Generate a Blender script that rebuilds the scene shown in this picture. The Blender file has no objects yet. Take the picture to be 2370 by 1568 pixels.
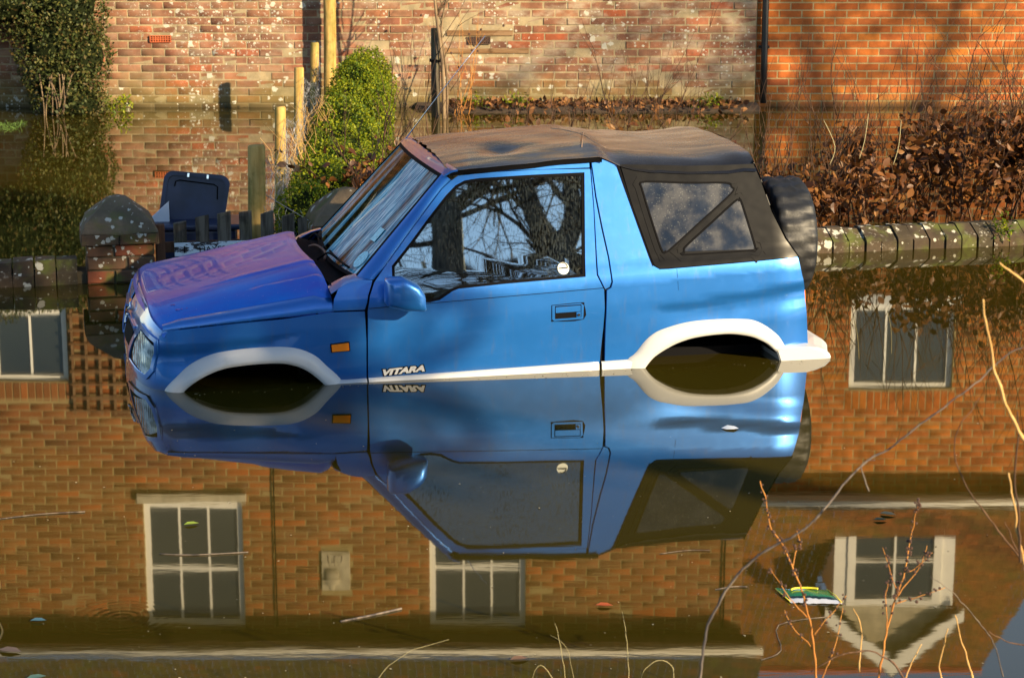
import bpy, bmesh, math, random
import numpy as np
from mathutils import Vector, Matrix, noise
from mathutils.geometry import tessellate_polygon

random.seed(7)
rng = np.random.default_rng(7)
SC = bpy.context.scene
COL = SC.collection
R = math.radians

# ------------------------------------------------------------------ camera, sky, sun, exposure
CAM_H = 2.36
cam = bpy.data.cameras.new('camera'); cam_o = bpy.data.objects.new('camera', cam); COL.objects.link(cam_o)
cam.sensor_width = 36.0; cam.lens = 36.0 * 4800 / 2370
cam_o.location = (0, 0, CAM_H)
cam_o.rotation_euler = (R(90) - math.atan(1094 / 4800), 0, 0)
cam.clip_start = 0.1; cam.clip_end = 3000
cam.dof.use_dof = True; cam.dof.focus_distance = 9.9; cam.dof.aperture_fstop = 9.0
SC.camera = cam_o

SUN_AZ, SUN_EL = 48.0, 20.0        # azimuth from straight behind the camera towards its right
world = bpy.data.worlds.new('World'); SC.world = world; world.use_nodes = True
wn_ = world.node_tree
sky = wn_.nodes.new('ShaderNodeTexSky'); sky.sky_type = 'NISHITA'; sky.sun_disc = False
sky.sun_elevation = R(SUN_EL); sky.sun_rotation = R(180 - SUN_AZ)
sky.air_density = 1.0; sky.dust_density = 0.25; sky.ozone_density = 1.5
wn_.links.new(sky.outputs[0], wn_.nodes['Background'].inputs[0])
wn_.nodes['Background'].inputs[1].default_value = 0.10
sl = bpy.data.lights.new('sun', 'SUN'); so = bpy.data.objects.new('sun', sl); COL.objects.link(so)
sl.energy = 5.0; sl.angle = R(0.55); sl.color = (1.0, 0.78, 0.48)
sd = Vector((math.sin(R(SUN_AZ)) * math.cos(R(SUN_EL)), -math.cos(R(SUN_AZ)) * math.cos(R(SUN_EL)), math.sin(R(SUN_EL))))
so.rotation_euler = (-sd).to_track_quat('-Z', 'Y').to_euler(); so.location = (20, -30, 20)
SC.view_settings.view_transform = 'Standard'; SC.view_settings.look = 'None'
SC.view_settings.exposure = 1.27; SC.view_settings.gamma = 1.0

# ------------------------------------------------------------------ helpers
def tag(o, label=None, cat=None, group=None, kind=None):
    if label: o['label'] = label
    if cat: o['category'] = cat
    if group: o['group'] = group
    if kind: o['kind'] = kind
    return o
def empty(name, loc=(0, 0, 0), rz=0, parent=None):
    o = bpy.data.objects.new(name, None); COL.objects.link(o); o.location = loc; o.rotation_euler = (0, 0, rz)
    o.empty_display_size = .1
    if parent: o.parent = parent
    return o
def link(name, me, m=None, parent=None, loc=None):
    o = bpy.data.objects.new(name, me); COL.objects.link(o)
    if m is not None and not me.materials: me.materials.append(m)
    if parent: o.parent = parent
    if loc is not None: o.location = loc
    return o
def from_bm(name, bm, m, parent=None, smooth=False, loc=None):
    me = bpy.data.meshes.new(name)
    bm.normal_update(); bm.to_mesh(me); bm.free()
    if smooth: me.polygons.foreach_set('use_smooth', [True] * len(me.polygons))
    return link(name, me, m, parent, loc)
def from_np(name, verts, faces, m, parent=None, smooth=False, rnd=None, loc=None):
    me = bpy.data.meshes.new(name)
    verts = np.asarray(verts, dtype=np.float32); n = len(faces)
    fl = [len(f) for f in faces] if isinstance(faces, list) else None
    if fl is None:
        k = faces.shape[1]; flat = faces.reshape(-1).astype(np.int32); tot = np.full(n, k, dtype=np.int32)
    else:
        flat = np.fromiter((i for f in faces for i in f), dtype=np.int32); tot = np.array(fl, dtype=np.int32)
    me.vertices.add(len(verts)); me.vertices.foreach_set('co', verts.reshape(-1))
    me.loops.add(len(flat)); me.loops.foreach_set('vertex_index', flat)
    me.polygons.add(n); st = np.concatenate([[0], np.cumsum(tot)[:-1]]).astype(np.int32)
    me.polygons.foreach_set('loop_start', st); me.polygons.foreach_set('loop_total', tot)
    me.update(calc_edges=True); me.validate()
    if smooth: me.polygons.foreach_set('use_smooth', [True] * len(me.polygons))
    if rnd is not None:
        a = me.attributes.new('rnd', 'FLOAT', 'FACE'); a.data.foreach_set('value', np.asarray(rnd, dtype=np.float32))
    return link(name, me, m, parent, loc)
def bx(bm, x0, x1, y0, y1, z0, z1, bev=0.0):
    vs = [bm.verts.new(p) for p in ((x0,y0,z0),(x1,y0,z0),(x1,y1,z0),(x0,y1,z0),(x0,y0,z1),(x1,y0,z1),(x1,y1,z1),(x0,y1,z1))]
    fs = [bm.faces.new([vs[i] for i in f]) for f in ((3,2,1,0),(4,5,6,7),(0,1,5,4),(1,2,6,5),(2,3,7,6),(3,0,4,7))]
    if bev > 0:
        es = list({e for f in fs for e in f.edges})
        bmesh.ops.bevel(bm, geom=es, offset=bev, segments=2, profile=.5, affect='EDGES')
    return vs
def box(name, b, m, parent=None, bev=0.0, loc=None):
    bm = bmesh.new(); bx(bm, *b, bev=bev); return from_bm(name, bm, m, parent, loc=loc)
def tube_np(pts, rads, k=5, V0=None, F0=None):
    """append a tapering tube along pts to the vertex / face lists"""
    pts = [Vector(p) for p in pts]; base = len(V0)
    up = Vector((0.13, 0.31, 1)).normalized(); px = None
    for i, p in enumerate(pts):
        a = pts[max(0, i-1)]; b = pts[min(len(pts)-1, i+1)]; d = (b - a)
        if d.length < 1e-9: d = Vector((0, 0, 1))
        d.normalize()
        if px is None:
            px = d.orthogonal().normalized()
        px = (px - d * px.dot(d));
        if px.length < 1e-6: px = d.orthogonal()
        px.normalize(); py = d.cross(px)
        r = rads[i] if hasattr(rads, '__len__') else rads
        for j in range(k):
            an = 2 * math.pi * j / k
            V0.append(p + px * (math.cos(an) * r) + py * (math.sin(an) * r))
    for i in range(len(pts) - 1):
        for j in range(k):
            F0.append((base + i*k + j, base + i*k + (j+1) % k, base + (i+1)*k + (j+1) % k, base + (i+1)*k + j))
    F0.append(tuple(base + j for j in range(k))[::-1]); F0.append(tuple(base + (len(pts)-1)*k + j for j in range(k)))
def tube(name, pts, rads, m, parent=None, k=6, smooth=True):
    V0, F0 = [], []; tube_np(pts, rads, k, V0, F0); return from_np(name, [tuple(v) for v in V0], F0, m, parent, smooth)
def smooth_path(pts, n=4):
    out = []
    P = [Vector(p) for p in pts]
    for i in range(len(P) - 1):
        p0 = P[max(0, i-1)]; p1 = P[i]; p2 = P[i+1]; p3 = P[min(len(P)-1, i+2)]
        for j in range(n):
            t = j / n
            out.append(0.5 * ((2*p1) + (p2-p0)*t + (2*p0-5*p1+4*p2-p3)*t*t + (3*p1-p0-3*p2+p3)*t**3))
    out.append(P[-1]); return out

# ---- node material helpers
class Mat:
    def __init__(s, name, base=(.5,.5,.5), rough=.6, metal=0.0, spec=.5):
        s.m = bpy.data.materials.new(name); s.m.use_nodes = True; s.nt = s.m.node_tree; s.b = s.nt.nodes['Principled BSDF']
        s.out = s.nt.nodes['Material Output']
        s.set(**{'Base Color': base, 'Roughness': rough, 'Metallic': metal, 'Specular IOR Level': spec})
    def put(s, sock, v):
        if isinstance(v, bpy.types.NodeSocket): s.nt.links.new(v, sock)
        else:
            if sock.type == 'RGBA' and len(v) == 3: v = (*v, 1)
            sock.default_value = v
    def set(s, **k):
        for a, v in k.items(): s.put(s.b.inputs[a], v)
    def n(s, typ, props=None, **ins):
        nd = s.nt.nodes.new('ShaderNode' + typ)
        for a, v in (props or {}).items(): setattr(nd, a, v)
        for a, v in ins.items():
            k = a.replace('_', ' ')
            s.put(nd.inputs[int(a[1:])] if a[0] == 'i' and a[1:].isdigit() else nd.inputs[k], v)
        return nd
    def math(s, op, a, b=0.0, clamp=False):
        return s.n('Math', {'operation': op, 'use_clamp': clamp}, i0=a, i1=b).outputs[0]
    def mix(s, f, a, b, mode='MIX'):
        nd = s.nt.nodes.new('ShaderNodeMix'); nd.data_type = 'RGBA'; nd.blend_type = mode
        s.put(nd.inputs[0], f); s.put(nd.inputs[6], a); s.put(nd.inputs[7], b); return nd.outputs[2]
    def rng(s, v, a, b, c=0.0, d=1.0):
        return s.n('MapRange', {'interpolation_type': 'SMOOTHSTEP'}, i0=v, i1=a, i2=b, i3=c, i4=d).outputs[0]
    def ramp(s, v, stops, interp='LINEAR'):
        nd = s.nt.nodes.new('ShaderNodeValToRGB'); nd.color_ramp.interpolation = interp; s.put(nd.inputs[0], v)
        el = nd.color_ramp.elements
        while len(el) < len(stops): el.new(.5)
        for e, (p, c) in zip(el, stops): e.position = p; e.color = (*c, 1)
        return nd.outputs[0]
    def pos(s): return s.n('NewGeometry').outputs['Position']
    def obj(s): return s.n('TexCoord').outputs['Object']
    def noise(s, vec, scale, detail=4, rough=.55, out=0, dist=0.0):
        return s.n('TexNoise', None, Vector=vec, Scale=scale, Detail=detail, Roughness=rough, Distortion=dist).outputs[out]
    def scale(s, vec, v):
        return s.n('VectorMath', {'operation': 'MULTIPLY'}, i0=vec, i1=v).outputs[0]
    def bump(s, h, strength=.5, dist=.01, normal=None):
        nd = s.n('Bump', None, Strength=strength, Distance=dist, Height=h)
        if normal: s.nt.links.new(normal, nd.inputs['Normal'])
        s.nt.links.new(nd.outputs[0], s.b.inputs['Normal']); return nd.outputs[0]
    def rnd(s):
        o = s.n('ObjectInfo').outputs['Random']; a = s.n('Attribute', {'attribute_name': 'rnd'}).outputs['Fac']
        return s.math('FRACT', s.math('ADD', s.math('MULTIPLY', o, 7.31), a))
    def spots(s, vec, scale, size, dens_scale, d0, d1):
        """round lichen patches of uneven size"""
        w = s.n('VectorMath', {'operation': 'ADD'}, i0=vec, i1=s.scale(s.noise(vec, scale*2.2, 2, out=1), (.035*18/scale,)*3)).outputs[0]
        v = s.n('TexVoronoi', {'feature': 'F1'}, Vector=w, Scale=scale, Randomness=1.0)
        sep = s.n('SeparateColor', None, Color=v.outputs['Color']).outputs
        r = s.math('MULTIPLY', s.math('POWER', sep[0], 2.0), size)
        m = s.math('SUBTRACT', r, v.outputs['Distance'])
        m = s.rng(m, -0.03, 0.10)
        dn = s.rng(s.noise(vec, dens_scale, 3), d0, d1)
        keep = s.math('GREATER_THAN', dn, sep[1])
        return s.math('MULTIPLY', m, keep)

def simple(name, base, rough=.6, metal=0.0, spec=.5, var=0.0, vs=8.0, bump=0.0, bs=60.0):
    M = Mat(name, base, rough, metal, spec)
    if var:
        p = M.obj(); f = M.noise(p, vs, 4)
        M.set(**{'Base Color': M.mix(M.rng(f, .3, .7), tuple(c*(1-var) for c in base), tuple(min(1, c*(1+var)) for c in base))})
    if bump: M.bump(M.noise(M.obj(), bs, 3), bump, .003)
    return M.m

# ------------------------------------------------------------------ materials
def mk_brick(name, stops, lich=1.0, moss=0.0, eff=0.0, green_z=None, rough=.9, up=None):
    M = Mat(name, rough=rough, spec=.25)
    p = M.pos(); r = M.rnd()
    c = M.ramp(r, stops)
    c = M.mix(M.rng(M.noise(p, 9, 5), .3, .7), M.mix(1.0, c, (.72,.70,.70), 'MULTIPLY'), M.mix(1.0, c, (1.2,1.12,1.08), 'MULTIPLY'))
    c = M.mix(M.math('MULTIPLY', M.rng(M.noise(p, 70, 3), .55, .75), .35), c, (.05,.035,.03))
    if eff:
        e = M.math('MULTIPLY', M.rng(M.noise(M.scale(p, (1,1,1.8)), 2.3, 6, .65), .44, .68), M.math('MULTIPLY', M.rng(M.n('SeparateXYZ', None, Vector=p).outputs[0], -3.5, .5, .35, 1.15), eff))
        c = M.mix(e, c, (.37,.31,.22))
        fk = M.math('MULTIPLY', M.rng(M.noise(p, 30, 5, .7), .56, .66), M.rng(M.noise(p, 1.6, 3), .42, .62))
        c = M.mix(M.math('MULTIPLY', fk, .8), c, (.46,.44,.37))
    if moss:
        g = M.math('MULTIPLY', M.rng(M.noise(p, 5.0, 5, .6), .48, .66), moss)
        c = M.mix(g, c, (.085,.10,.022))
    if green_z:
        sep = M.n('SeparateXYZ', None, Vector=p).outputs[2]
        g = M.rng(M.math('ADD', sep, M.math('MULTIPLY', M.noise(p, 3.0, 4), .5)), green_z[1]+.25, green_z[0]+.25)
        c = M.mix(M.math('MULTIPLY', g, green_z[2]), c, (.14,.12,.035))
        wet = M.rng(sep, .09, .0)
        c = M.mix(M.math('MULTIPLY', wet, .65), c, (.03,.022,.014))
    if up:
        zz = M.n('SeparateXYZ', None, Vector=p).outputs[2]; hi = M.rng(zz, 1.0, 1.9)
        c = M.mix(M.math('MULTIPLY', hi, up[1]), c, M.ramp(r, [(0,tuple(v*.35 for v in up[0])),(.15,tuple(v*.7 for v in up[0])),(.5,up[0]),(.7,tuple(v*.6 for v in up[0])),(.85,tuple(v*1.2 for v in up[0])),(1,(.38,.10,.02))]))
    if lich:
        s1 = M.spots(p, 17, .62, 1.1, .40, .40+.42/lich)
        s2 = M.spots(p, 38, .60, 1.7, .42, .42+.36/lich)
        s = M.math('MAXIMUM', s1, s2)
        if up: s = M.math('MULTIPLY', s, M.rng(zz, 1.7, 1.1, .06, 1.0))
        c = M.mix(M.math('MULTIPLY', s, .92), c, M.mix(M.noise(p, 40), (.34,.33,.26), (.56,.54,.46)))
    M.set(**{'Base Color': c})
    M.bump(M.noise(p, 130, 5, .6), .45, .004)
    return M.m
OLD = [(0,(0.148,0.070,0.044)),(.2,(0.207,0.092,0.052)),(.45,(0.178,0.092,0.059)),(.65,(0.237,0.104,0.052)),(.8,(0.200,0.118,0.074)),(.93,(0.296,0.085,0.037)),(1,(0.148,0.081,0.056))]
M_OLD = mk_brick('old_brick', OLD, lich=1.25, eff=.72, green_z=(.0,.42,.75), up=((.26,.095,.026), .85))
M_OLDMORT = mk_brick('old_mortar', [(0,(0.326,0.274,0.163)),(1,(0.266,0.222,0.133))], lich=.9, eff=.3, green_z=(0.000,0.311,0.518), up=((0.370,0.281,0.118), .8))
M_NEW = mk_brick('new_brick', [(0,(0.340,0.090,0.018)),(.3,(0.443,0.128,0.022)),(.6,(0.391,0.102,0.024)),(.85,(0.528,0.178,0.024)),(1,(0.290,0.077,0.024))], lich=0, green_z=(-.1,.16,.6), rough=.8)
M_NEWMORT = mk_brick('new_mortar', [(0,(0.414,0.340,0.163)),(1,(0.370,0.303,0.148))], lich=0, green_z=(-.1,.14,.6))
M_COPING = mk_brick('coping_brick', [(0,(.045,.034,.022)),(.5,(.062,.044,.026)),(1,(.036,.032,.020))], lich=1.1, moss=.9, eff=.05)
M_PILLAR = mk_brick('pillar_brick', [(0,(.10,.06,.035)),(.4,(.15,.07,.035)),(.7,(.09,.065,.04)),(1,(.20,.06,.03))], lich=1.2, moss=.9)
M_PMORT = mk_brick('pillar_mortar', [(0,(.09,.075,.045)),(1,(.07,.06,.04))], lich=1.2, moss=.6)
M_CAP = mk_brick('cap_stone', [(0,(.10,.08,.052)),(1,(.14,.11,.07))], lich=.9, moss=.7)
M_STONE = simple('pale_stone', (.42,.37,.26), .85, var=.2, bump=.4)

def mk_paint(name, base, metal=.55, rough=.32):
    M = Mat(name, base, rough, metal, .5)
    p = M.obj()
    M.set(**{'Base Color': M.mix(M.rng(M.noise(p, 3, 5), .35, .7), tuple(c*.97 for c in base), tuple(min(1,c*1.03) for c in base)),
             'Coat Weight': 1.0, 'Coat Roughness': .035, 'Coat IOR': 1.5})
    d = M.rng(M.noise(p, 16, 7, .7), .45, .8)
    zz = M.n('SeparateXYZ', None, Vector=p).outputs[2]; base_c = M.b.inputs['Base Color'].links[0].from_socket
    silt = M.math('MULTIPLY', M.rng(M.math('ADD', zz, M.math('MULTIPLY', M.noise(M.scale(p, (9,9,3)), 1, 5), .05)), .075, .0), .55)
    dust = M.math('MULTIPLY', M.rng(M.noise(M.scale(p, (30,30,5)), 1.0, 5, .65), .52, .75), .16)
    M.set(**{'Base Color': M.mix(M.math('MAXIMUM', silt, dust), base_c, (.16,.15,.11))})
    M.set(Roughness=M.math('ADD', M.math('MULTIPLY', d, .05), rough))
    f = M.noise(M.scale(p, (1200,1200,1200)), 1, 0)
    nb = M.n('Bump', None, Strength=.02, Distance=.0004, Height=M.noise(p, 5, 2))
    M.nt.links.new(nb.outputs[0], M.b.inputs['Coat Normal'])
    return M.m
M_BLUE = mk_paint('blue_metallic_paint', (.014,.145,.50), .5, .30)
# the bonnet's purplish cast is the brick wall's reflection, painted over the same blue
def mk_hood():
    M = Mat('bonnet_paint_reflection', (.03,.14,.55), .42, .15, .15)
    p = M.obj()
    f = M.rng(M.noise(M.scale(p, (1.0,2.2,1)), 1.6, 5, .6), .38, .62)
    c = M.mix(M.math('MULTIPLY', f, .75), (.012,.15,.60), (.085,.075,.46))
    sp = M.rng(M.noise(p, 90, 3), .66, .74)
    c = M.mix(M.math('MULTIPLY', sp, .35), c, (.45,.30,.55))
    M.set(**{'Base Color': c, 'Coat Weight': .55, 'Coat Roughness': .015, 'Coat IOR': 1.36})
    return M.m
M_HOOD = mk_hood()
M_WHITE = Mat('white_plastic_trim', (.44,.45,.45), .38)
_p = M_WHITE.obj(); M_WHITE.set(**{'Base Color': M_WHITE.mix(M_WHITE.math('MULTIPLY', M_WHITE.rng(M_WHITE.noise(_p, 12, 6, .7), .55, .8), .35), (.46,.47,.47), (.30,.30,.27))})
M_WHITE = M_WHITE.m
M_BLACK = simple('black_rubber', (.0025,.0025,.0035), .75, spec=.08)
M_DARK = simple('dark_inner', (.004,.004,.005), .9, spec=.1)
M_INT = simple('grey_cabin_trim', (.05,.055,.06), .8)
M_SEAT = simple('grey_seat_cloth', (.07,.09,.10), .9, var=.2)
def mk_vinyl():
    M = Mat('black_vinyl_hood', (.016,.017,.022), .3, 0, .55)
    p = M.obj()
    d = M.rng(M.noise(M.scale(p, (.8,2.5,1)), 2.2, 5, .6), .35, .7)
    M.set(**{'Base Color': M.mix(M.math('MULTIPLY', d, .5), (.002,.0025,.0045), (.006,.004,.0035)),
             'Roughness': M.math('ADD', .17, M.math('MULTIPLY', d, .15)), 'Sheen Weight': .1})
    h = M.math('ADD', M.math('MULTIPLY', M.noise(M.scale(p, (2,7,1)), 1.5, 3), .9), M.math('MULTIPLY', M.noise(p, 420, 1), .015))
    M.bump(h, .35, .012)
    return M.m
M_VINYL = mk_vinyl()
def mk_side():
    M = Mat('black_side_screen', (.0025,.003,.0045), .28, 0, .09); p = M.obj()
    M.bump(M.noise(M.scale(p, (1,1,1.6)), 5, 2), .25, .008); return M.m
M_SIDE = mk_side()
def mk_glass(name, tint, refl, streak, fog, fogc=(.50,.62,.66)):
    M = Mat(name); nt = M.nt; p = M.obj()
    tr = M.n('BsdfTransparent', None, Color=tint)
    v = M.scale(p, (150, 150, 9)); st = M.noise(v, 1.0, 3, .6)
    dr = M.noise(M.scale(p, (1,1,.7)), 150, 2)
    nb = M.n('Bump', None, Strength=.002*streak, Distance=.0005, Height=M.math('ADD', M.rng(st, .45, .6), M.math('MULTIPLY', dr, .5)))
    gl = M.n('BsdfGlossy', None, Color=(.80,.97,1), Roughness=.012); nt.links.new(nb.outputs[0], gl.inputs['Normal'])
    df = M.n('BsdfDiffuse', None, Color=fogc)
    ff = M.math('MULTIPLY', M.math('MULTIPLY', M.rng(st, .42, .62), M.rng(M.noise(p, 3.0, 4), .3, .65)), fog)
    m1 = M.n('MixShader'); M.put(m1.inputs[0], ff); nt.links.new(tr.outputs[0], m1.inputs[1]); nt.links.new(df.outputs[0], m1.inputs[2])
    dk = M.math('MULTIPLY', M.rng(st, .50, .60), M.rng(M.noise(p, 4.0, 3), .35, .6))
    fr = M.n('Fresnel', None, IOR=1.5).outputs[0]
    fac = M.math('MULTIPLY', M.math('ADD', fr, refl, True), M.math('SUBTRACT', 1.0, M.math('MULTIPLY', dk, .5)))
    m2 = M.n('MixShader'); M.put(m2.inputs[0], fac); nt.links.new(m1.outputs[0], m2.inputs[1]); nt.links.new(gl.outputs[0], m2.inputs[2])
    nt.links.new(m2.outputs[0], M.out.inputs[0]); return M.m
M_GLASS = mk_glass('door_glass', (.10,.18,.20), .34, .5, .05)
def mk_screen():
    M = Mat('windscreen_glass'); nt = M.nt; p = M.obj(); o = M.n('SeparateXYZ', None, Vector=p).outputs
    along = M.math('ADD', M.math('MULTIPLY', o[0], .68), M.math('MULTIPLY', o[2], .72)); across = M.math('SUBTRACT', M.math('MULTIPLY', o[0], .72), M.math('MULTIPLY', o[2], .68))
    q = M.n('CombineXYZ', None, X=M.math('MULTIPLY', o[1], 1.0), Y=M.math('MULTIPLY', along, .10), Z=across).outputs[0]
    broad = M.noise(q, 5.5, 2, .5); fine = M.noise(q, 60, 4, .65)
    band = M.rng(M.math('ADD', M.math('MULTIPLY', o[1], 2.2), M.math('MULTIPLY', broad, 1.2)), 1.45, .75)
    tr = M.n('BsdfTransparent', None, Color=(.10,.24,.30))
    c = M.mix(M.rng(fine, .42, .62), (.03,.30,.46), (.62,.93,1.0))  # streaks paint the sky's reflection in the misted glass as diffuse colour
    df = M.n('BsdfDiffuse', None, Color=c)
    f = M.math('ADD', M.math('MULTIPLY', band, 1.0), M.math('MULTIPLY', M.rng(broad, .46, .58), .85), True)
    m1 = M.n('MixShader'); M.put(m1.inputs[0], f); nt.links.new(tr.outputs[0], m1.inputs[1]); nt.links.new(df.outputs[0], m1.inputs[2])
    gl = M.n('BsdfGlossy', None, Color=(.9,.95,1), Roughness=.03)
    m2 = M.n('MixShader'); M.put(m2.inputs[0], M.math('ADD', M.math('MULTIPLY', M.n('Fresnel', None, IOR=1.33).outputs[0], .5), .0, True)); nt.links.new(m1.outputs[0], m2.inputs[1]); nt.links.new(gl.outputs[0], m2.inputs[2])
    nt.links.new(m2.outputs[0], M.out.inputs[0]); return M.m
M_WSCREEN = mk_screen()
def mk_clear():
    M = Mat('clear_vinyl_window', (.10,.13,.18), .18, 0, .25); p = M.obj()
    c = M.ramp(M.noise(M.scale(p, (1,1,.7)), 4, 3, .5), [(.3,(.004,.008,.018)),(.55,(.009,.015,.030)),(.75,(.035,.042,.055))])
    s = M.spots(p, 130, .5, 4, .42, .62); c = M.mix(M.math('MULTIPLY', s, .5), c, (.10,.11,.11))
    M.set(**{'Base Color': c, 'Roughness': M.rng(M.noise(p, 8, 4), .3, .7, .1, .35)}); M.bump(M.noise(p, 4, 2), .12, .01)
    return M.m
M_CLEAR = mk_clear()
M_AMBER = simple('amber_lens', (.85,.22,.01), .15)
M_RED = simple('red_lens', (.55,.02,.012), .15)
M_CHROME = simple('chrome', (.7,.7,.72), .12, 1.0)
def mk_lens():
    M = Mat('headlamp_glass', (.32,.38,.40), .12, .3, .6); p = M.obj()
    w = M.n('TexWave', {'bands_direction': 'X'}, Vector=p, Scale=36, Distortion=.4).outputs[0]
    M.set(**{'Base Color': M.mix(M.rng(M.noise(p, 22, 3), .4, .65), (.13,.19,.21), (.60,.68,.70))}); M.bump(w, .5, .004); return M.m
M_LENS = mk_lens()
M_SILVER = simple('silver_lettering', (.62,.62,.60), .35, .2)
M_TYRE = simple('tyre_rubber', (.011,.012,.014), .5, var=.3, vs=20, bump=.2, bs=90, spec=.4)
M_NAVY = simple('navy_plastic', (.010,.018,.05), .4, var=.35, vs=6)
M_PALE = simple('pale_plastic', (.55,.60,.66), .5)
M_WPAINT = simple('white_gloss_joinery', (.86,.84,.75), .5, var=.04)
M_PIPE = simple('black_pipe', (.012,.012,.013), .35)
def mk_wood(name, a, b, sc=(30,30,3), green=0.0, rough=.85):
    M = Mat(name, a, rough, 0, .2); p = M.obj()
    g = M.noise(M.scale(p, sc), 1.0, 5, .6)
    c = M.mix(M.rng(g, .35, .65), a, b)
    c = M.mix(M.math('MULTIPLY', M.rng(M.noise(p, 11, 4), .58, .72), .6), c, tuple(x*.3 for x in a))
    if green: c = M.mix(M.math('MULTIPLY', M.rng(M.noise(p, 6, 4), .45, .65), green), c, (.12,.13,.03))
    M.set(**{'Base Color': c}); M.bump(g, .6, .006); return M.m
M_POST = mk_wood('treated_post_wood', (.30,.19,.05), (.46,.31,.10), green=.6)
M_PICKET = mk_wood('weathered_picket', (.045,.035,.025), (.14,.12,.09), green=.15)
M_GPOST = mk_wood('gate_post_wood', (.05,.025,.014), (.11,.055,.03))
M_PLANK = mk_wood('plank_wood', (.15,.08,.035), (.24,.15,.08), sc=(3,30,30))
M_BARK = mk_wood('pale_bark', (.10,.07,.045), (.24,.17,.10))
M_TWIG = mk_wood('dark_twig', (.06,.035,.022), (.14,.08,.05))
M_RTWIG = mk_wood('red_brown_stem', (.30,.12,.03), (.48,.22,.06))
M_CANE = mk_wood('pale_cane', (.45,.26,.09), (.62,.40,.16))
M_GREYTWIG = mk_wood('grey_bramble', (.05,.045,.048), (.17,.14,.115))
M_STRAW = simple('dry_grass', (.34,.30,.16), .8)
M_WIRE = simple('galvanised_wire', (.30,.32,.36), .45, .6)
def mk_leaf(name, stops, trans=.25, rough=.6, spec=.3, clump=.35):
    M = Mat(name, rough=rough, spec=spec); p = M.pos()
    r = M.rnd(); c = M.ramp(M.math('FRACT', M.math('ADD', M.math('MULTIPLY', r, 1.35-clump), M.math('MULTIPLY', M.noise(p, 2.2, 3), clump))), stops)
    M.set(**{'Base Color': c})
    t = M.n('BsdfTranslucent', None, Color=c); mx = M.n('MixShader', None, i0=trans)
    M.nt.links.new(M.b.outputs[0], mx.inputs[1]); M.nt.links.new(t.outputs[0], mx.inputs[2]); M.nt.links.new(mx.outputs[0], M.out.inputs[0])
    return M.m
M_BOX = mk_leaf('box_leaf', [(0,(0.022,0.059,0.003)),(.35,(0.044,0.096,0.004)),(.6,(0.096,0.148,0.004)),(.85,(0.266,0.281,0.006)),(1,(0.037,0.074,0.004))], .3, .6, .3, .75)
M_BEECH = mk_leaf('dead_beech_leaf', [(0,(.055,.018,.005)),(.35,(.115,.042,.009)),(.6,(.21,.085,.02)),(.85,(.075,.024,.007)),(1,(.30,.15,.045))], .22, .5, .4)
M_SHRUB = mk_leaf('dark_shrub_leaf', [(0,(0.026,0.041,0.009)),(.4,(0.048,0.063,0.013)),(.7,(0.096,0.096,0.022)),(.9,(0.067,0.037,0.011)),(1,(0.148,0.133,0.037))], .2)
M_LITTER = mk_leaf('leaf_litter_leaf', [(0,(.05,.02,.01)),(.5,(.16,.07,.025)),(1,(.25,.12,.04))], .05)
M_GRASS = simple('grass_green', (.06,.12,.015), .8)
M_IRON = simple('rusty_iron', (.06,.03,.02), .7)
M_TERRA = simple('terracotta', (.42,.10,.035), .85, var=.15)
M_SLATE = mk_brick('roof_tile', [(0,(.045,.045,.03)),(.5,(.07,.06,.035)),(.85,(.10,.07,.035)),(1,(.16,.055,.025))], lich=0, moss=.6)
M_TILE2 = mk_brick('annexe_roof_tile', [(0,(.15,.075,.025)),(.5,(.22,.11,.035)),(1,(.30,.11,.03))], lich=0, moss=.5)
M_PANE = Mat('window_pane', (.015,.02,.022), .04, 0, .8)
M_PANE.set(**{'Base Color': M_PANE.mix(M_PANE.noise(M_PANE.pos(), 1.2, 3), (.010,.014,.02), (.05,.06,.055))}); M_PANE = M_PANE.m
def mk_water():
    M = Mat('flood_water', (.07,.055,.012), .022, 0, .5)
    p = M.pos()
    n1 = M.noise(M.scale(p, (1.1, 2.6, 1)), 1.0, 3, .5)
    n2 = M.noise(M.scale(p, (5, 16, 1)), 1.0, 3, .55)
    y = M.n('SeparateXYZ', None, Vector=p).outputs
    near = M.rng(y[1], 10.0, 6.5)
    ring = M.n('VectorMath', {'operation': 'DISTANCE'}, i0=p, i1=(-1.26, 6.32, 0)).outputs['Value']
    rg = M.math('MULTIPLY', M.math('SINE', M.math('MULTIPLY', ring, 210.0)), M.rng(ring, .24, .05))
    h = M.math('ADD', M.math('MULTIPLY', n1, .55), M.math('MULTIPLY', M.math('MULTIPLY', n2, near), .13))
    h = M.math('ADD', h, M.math('MULTIPLY', rg, .022))
    M.bump(h, .5, .0008)
    c = M.mix(M.rng(M.noise(p, .35, 3), .35, .65), (.027,.0215,.0022), (.039,.030,.0034))
    sp = M.rng(M.noise(p, 60, 2), .73, .76)
    c = M.mix(M.math('MULTIPLY', sp, .35), c, (.35,.33,.24))
    M.set(**{'Base Color': c, 'IOR': 1.64, 'Specular Tint': (1.0,.90,.68,1)})
    return M.m
M_WATER = mk_water()
M_SOIL = simple('dark_soil', (.045,.03,.018), .95, var=.4, vs=12, bump=.8, bs=30)
M_BANK = simple('bank_turf', (.05,.065,.02), .95, var=.5, vs=3, bump=.6, bs=12)

# ------------------------------------------------------------------ the setting
bm = bmesh.new(); bmesh.ops.create_grid(bm, x_segments=2, y_segments=2, size=1500)
tag(from_bm('ground', bm, M_SOIL, loc=(0, 0, -0.72)), kind='structure')
bm = bmesh.new(); bmesh.ops.create_grid(bm, x_segments=2, y_segments=2, size=600)
tag(from_bm('water', bm, M_WATER), kind='structure')
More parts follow.
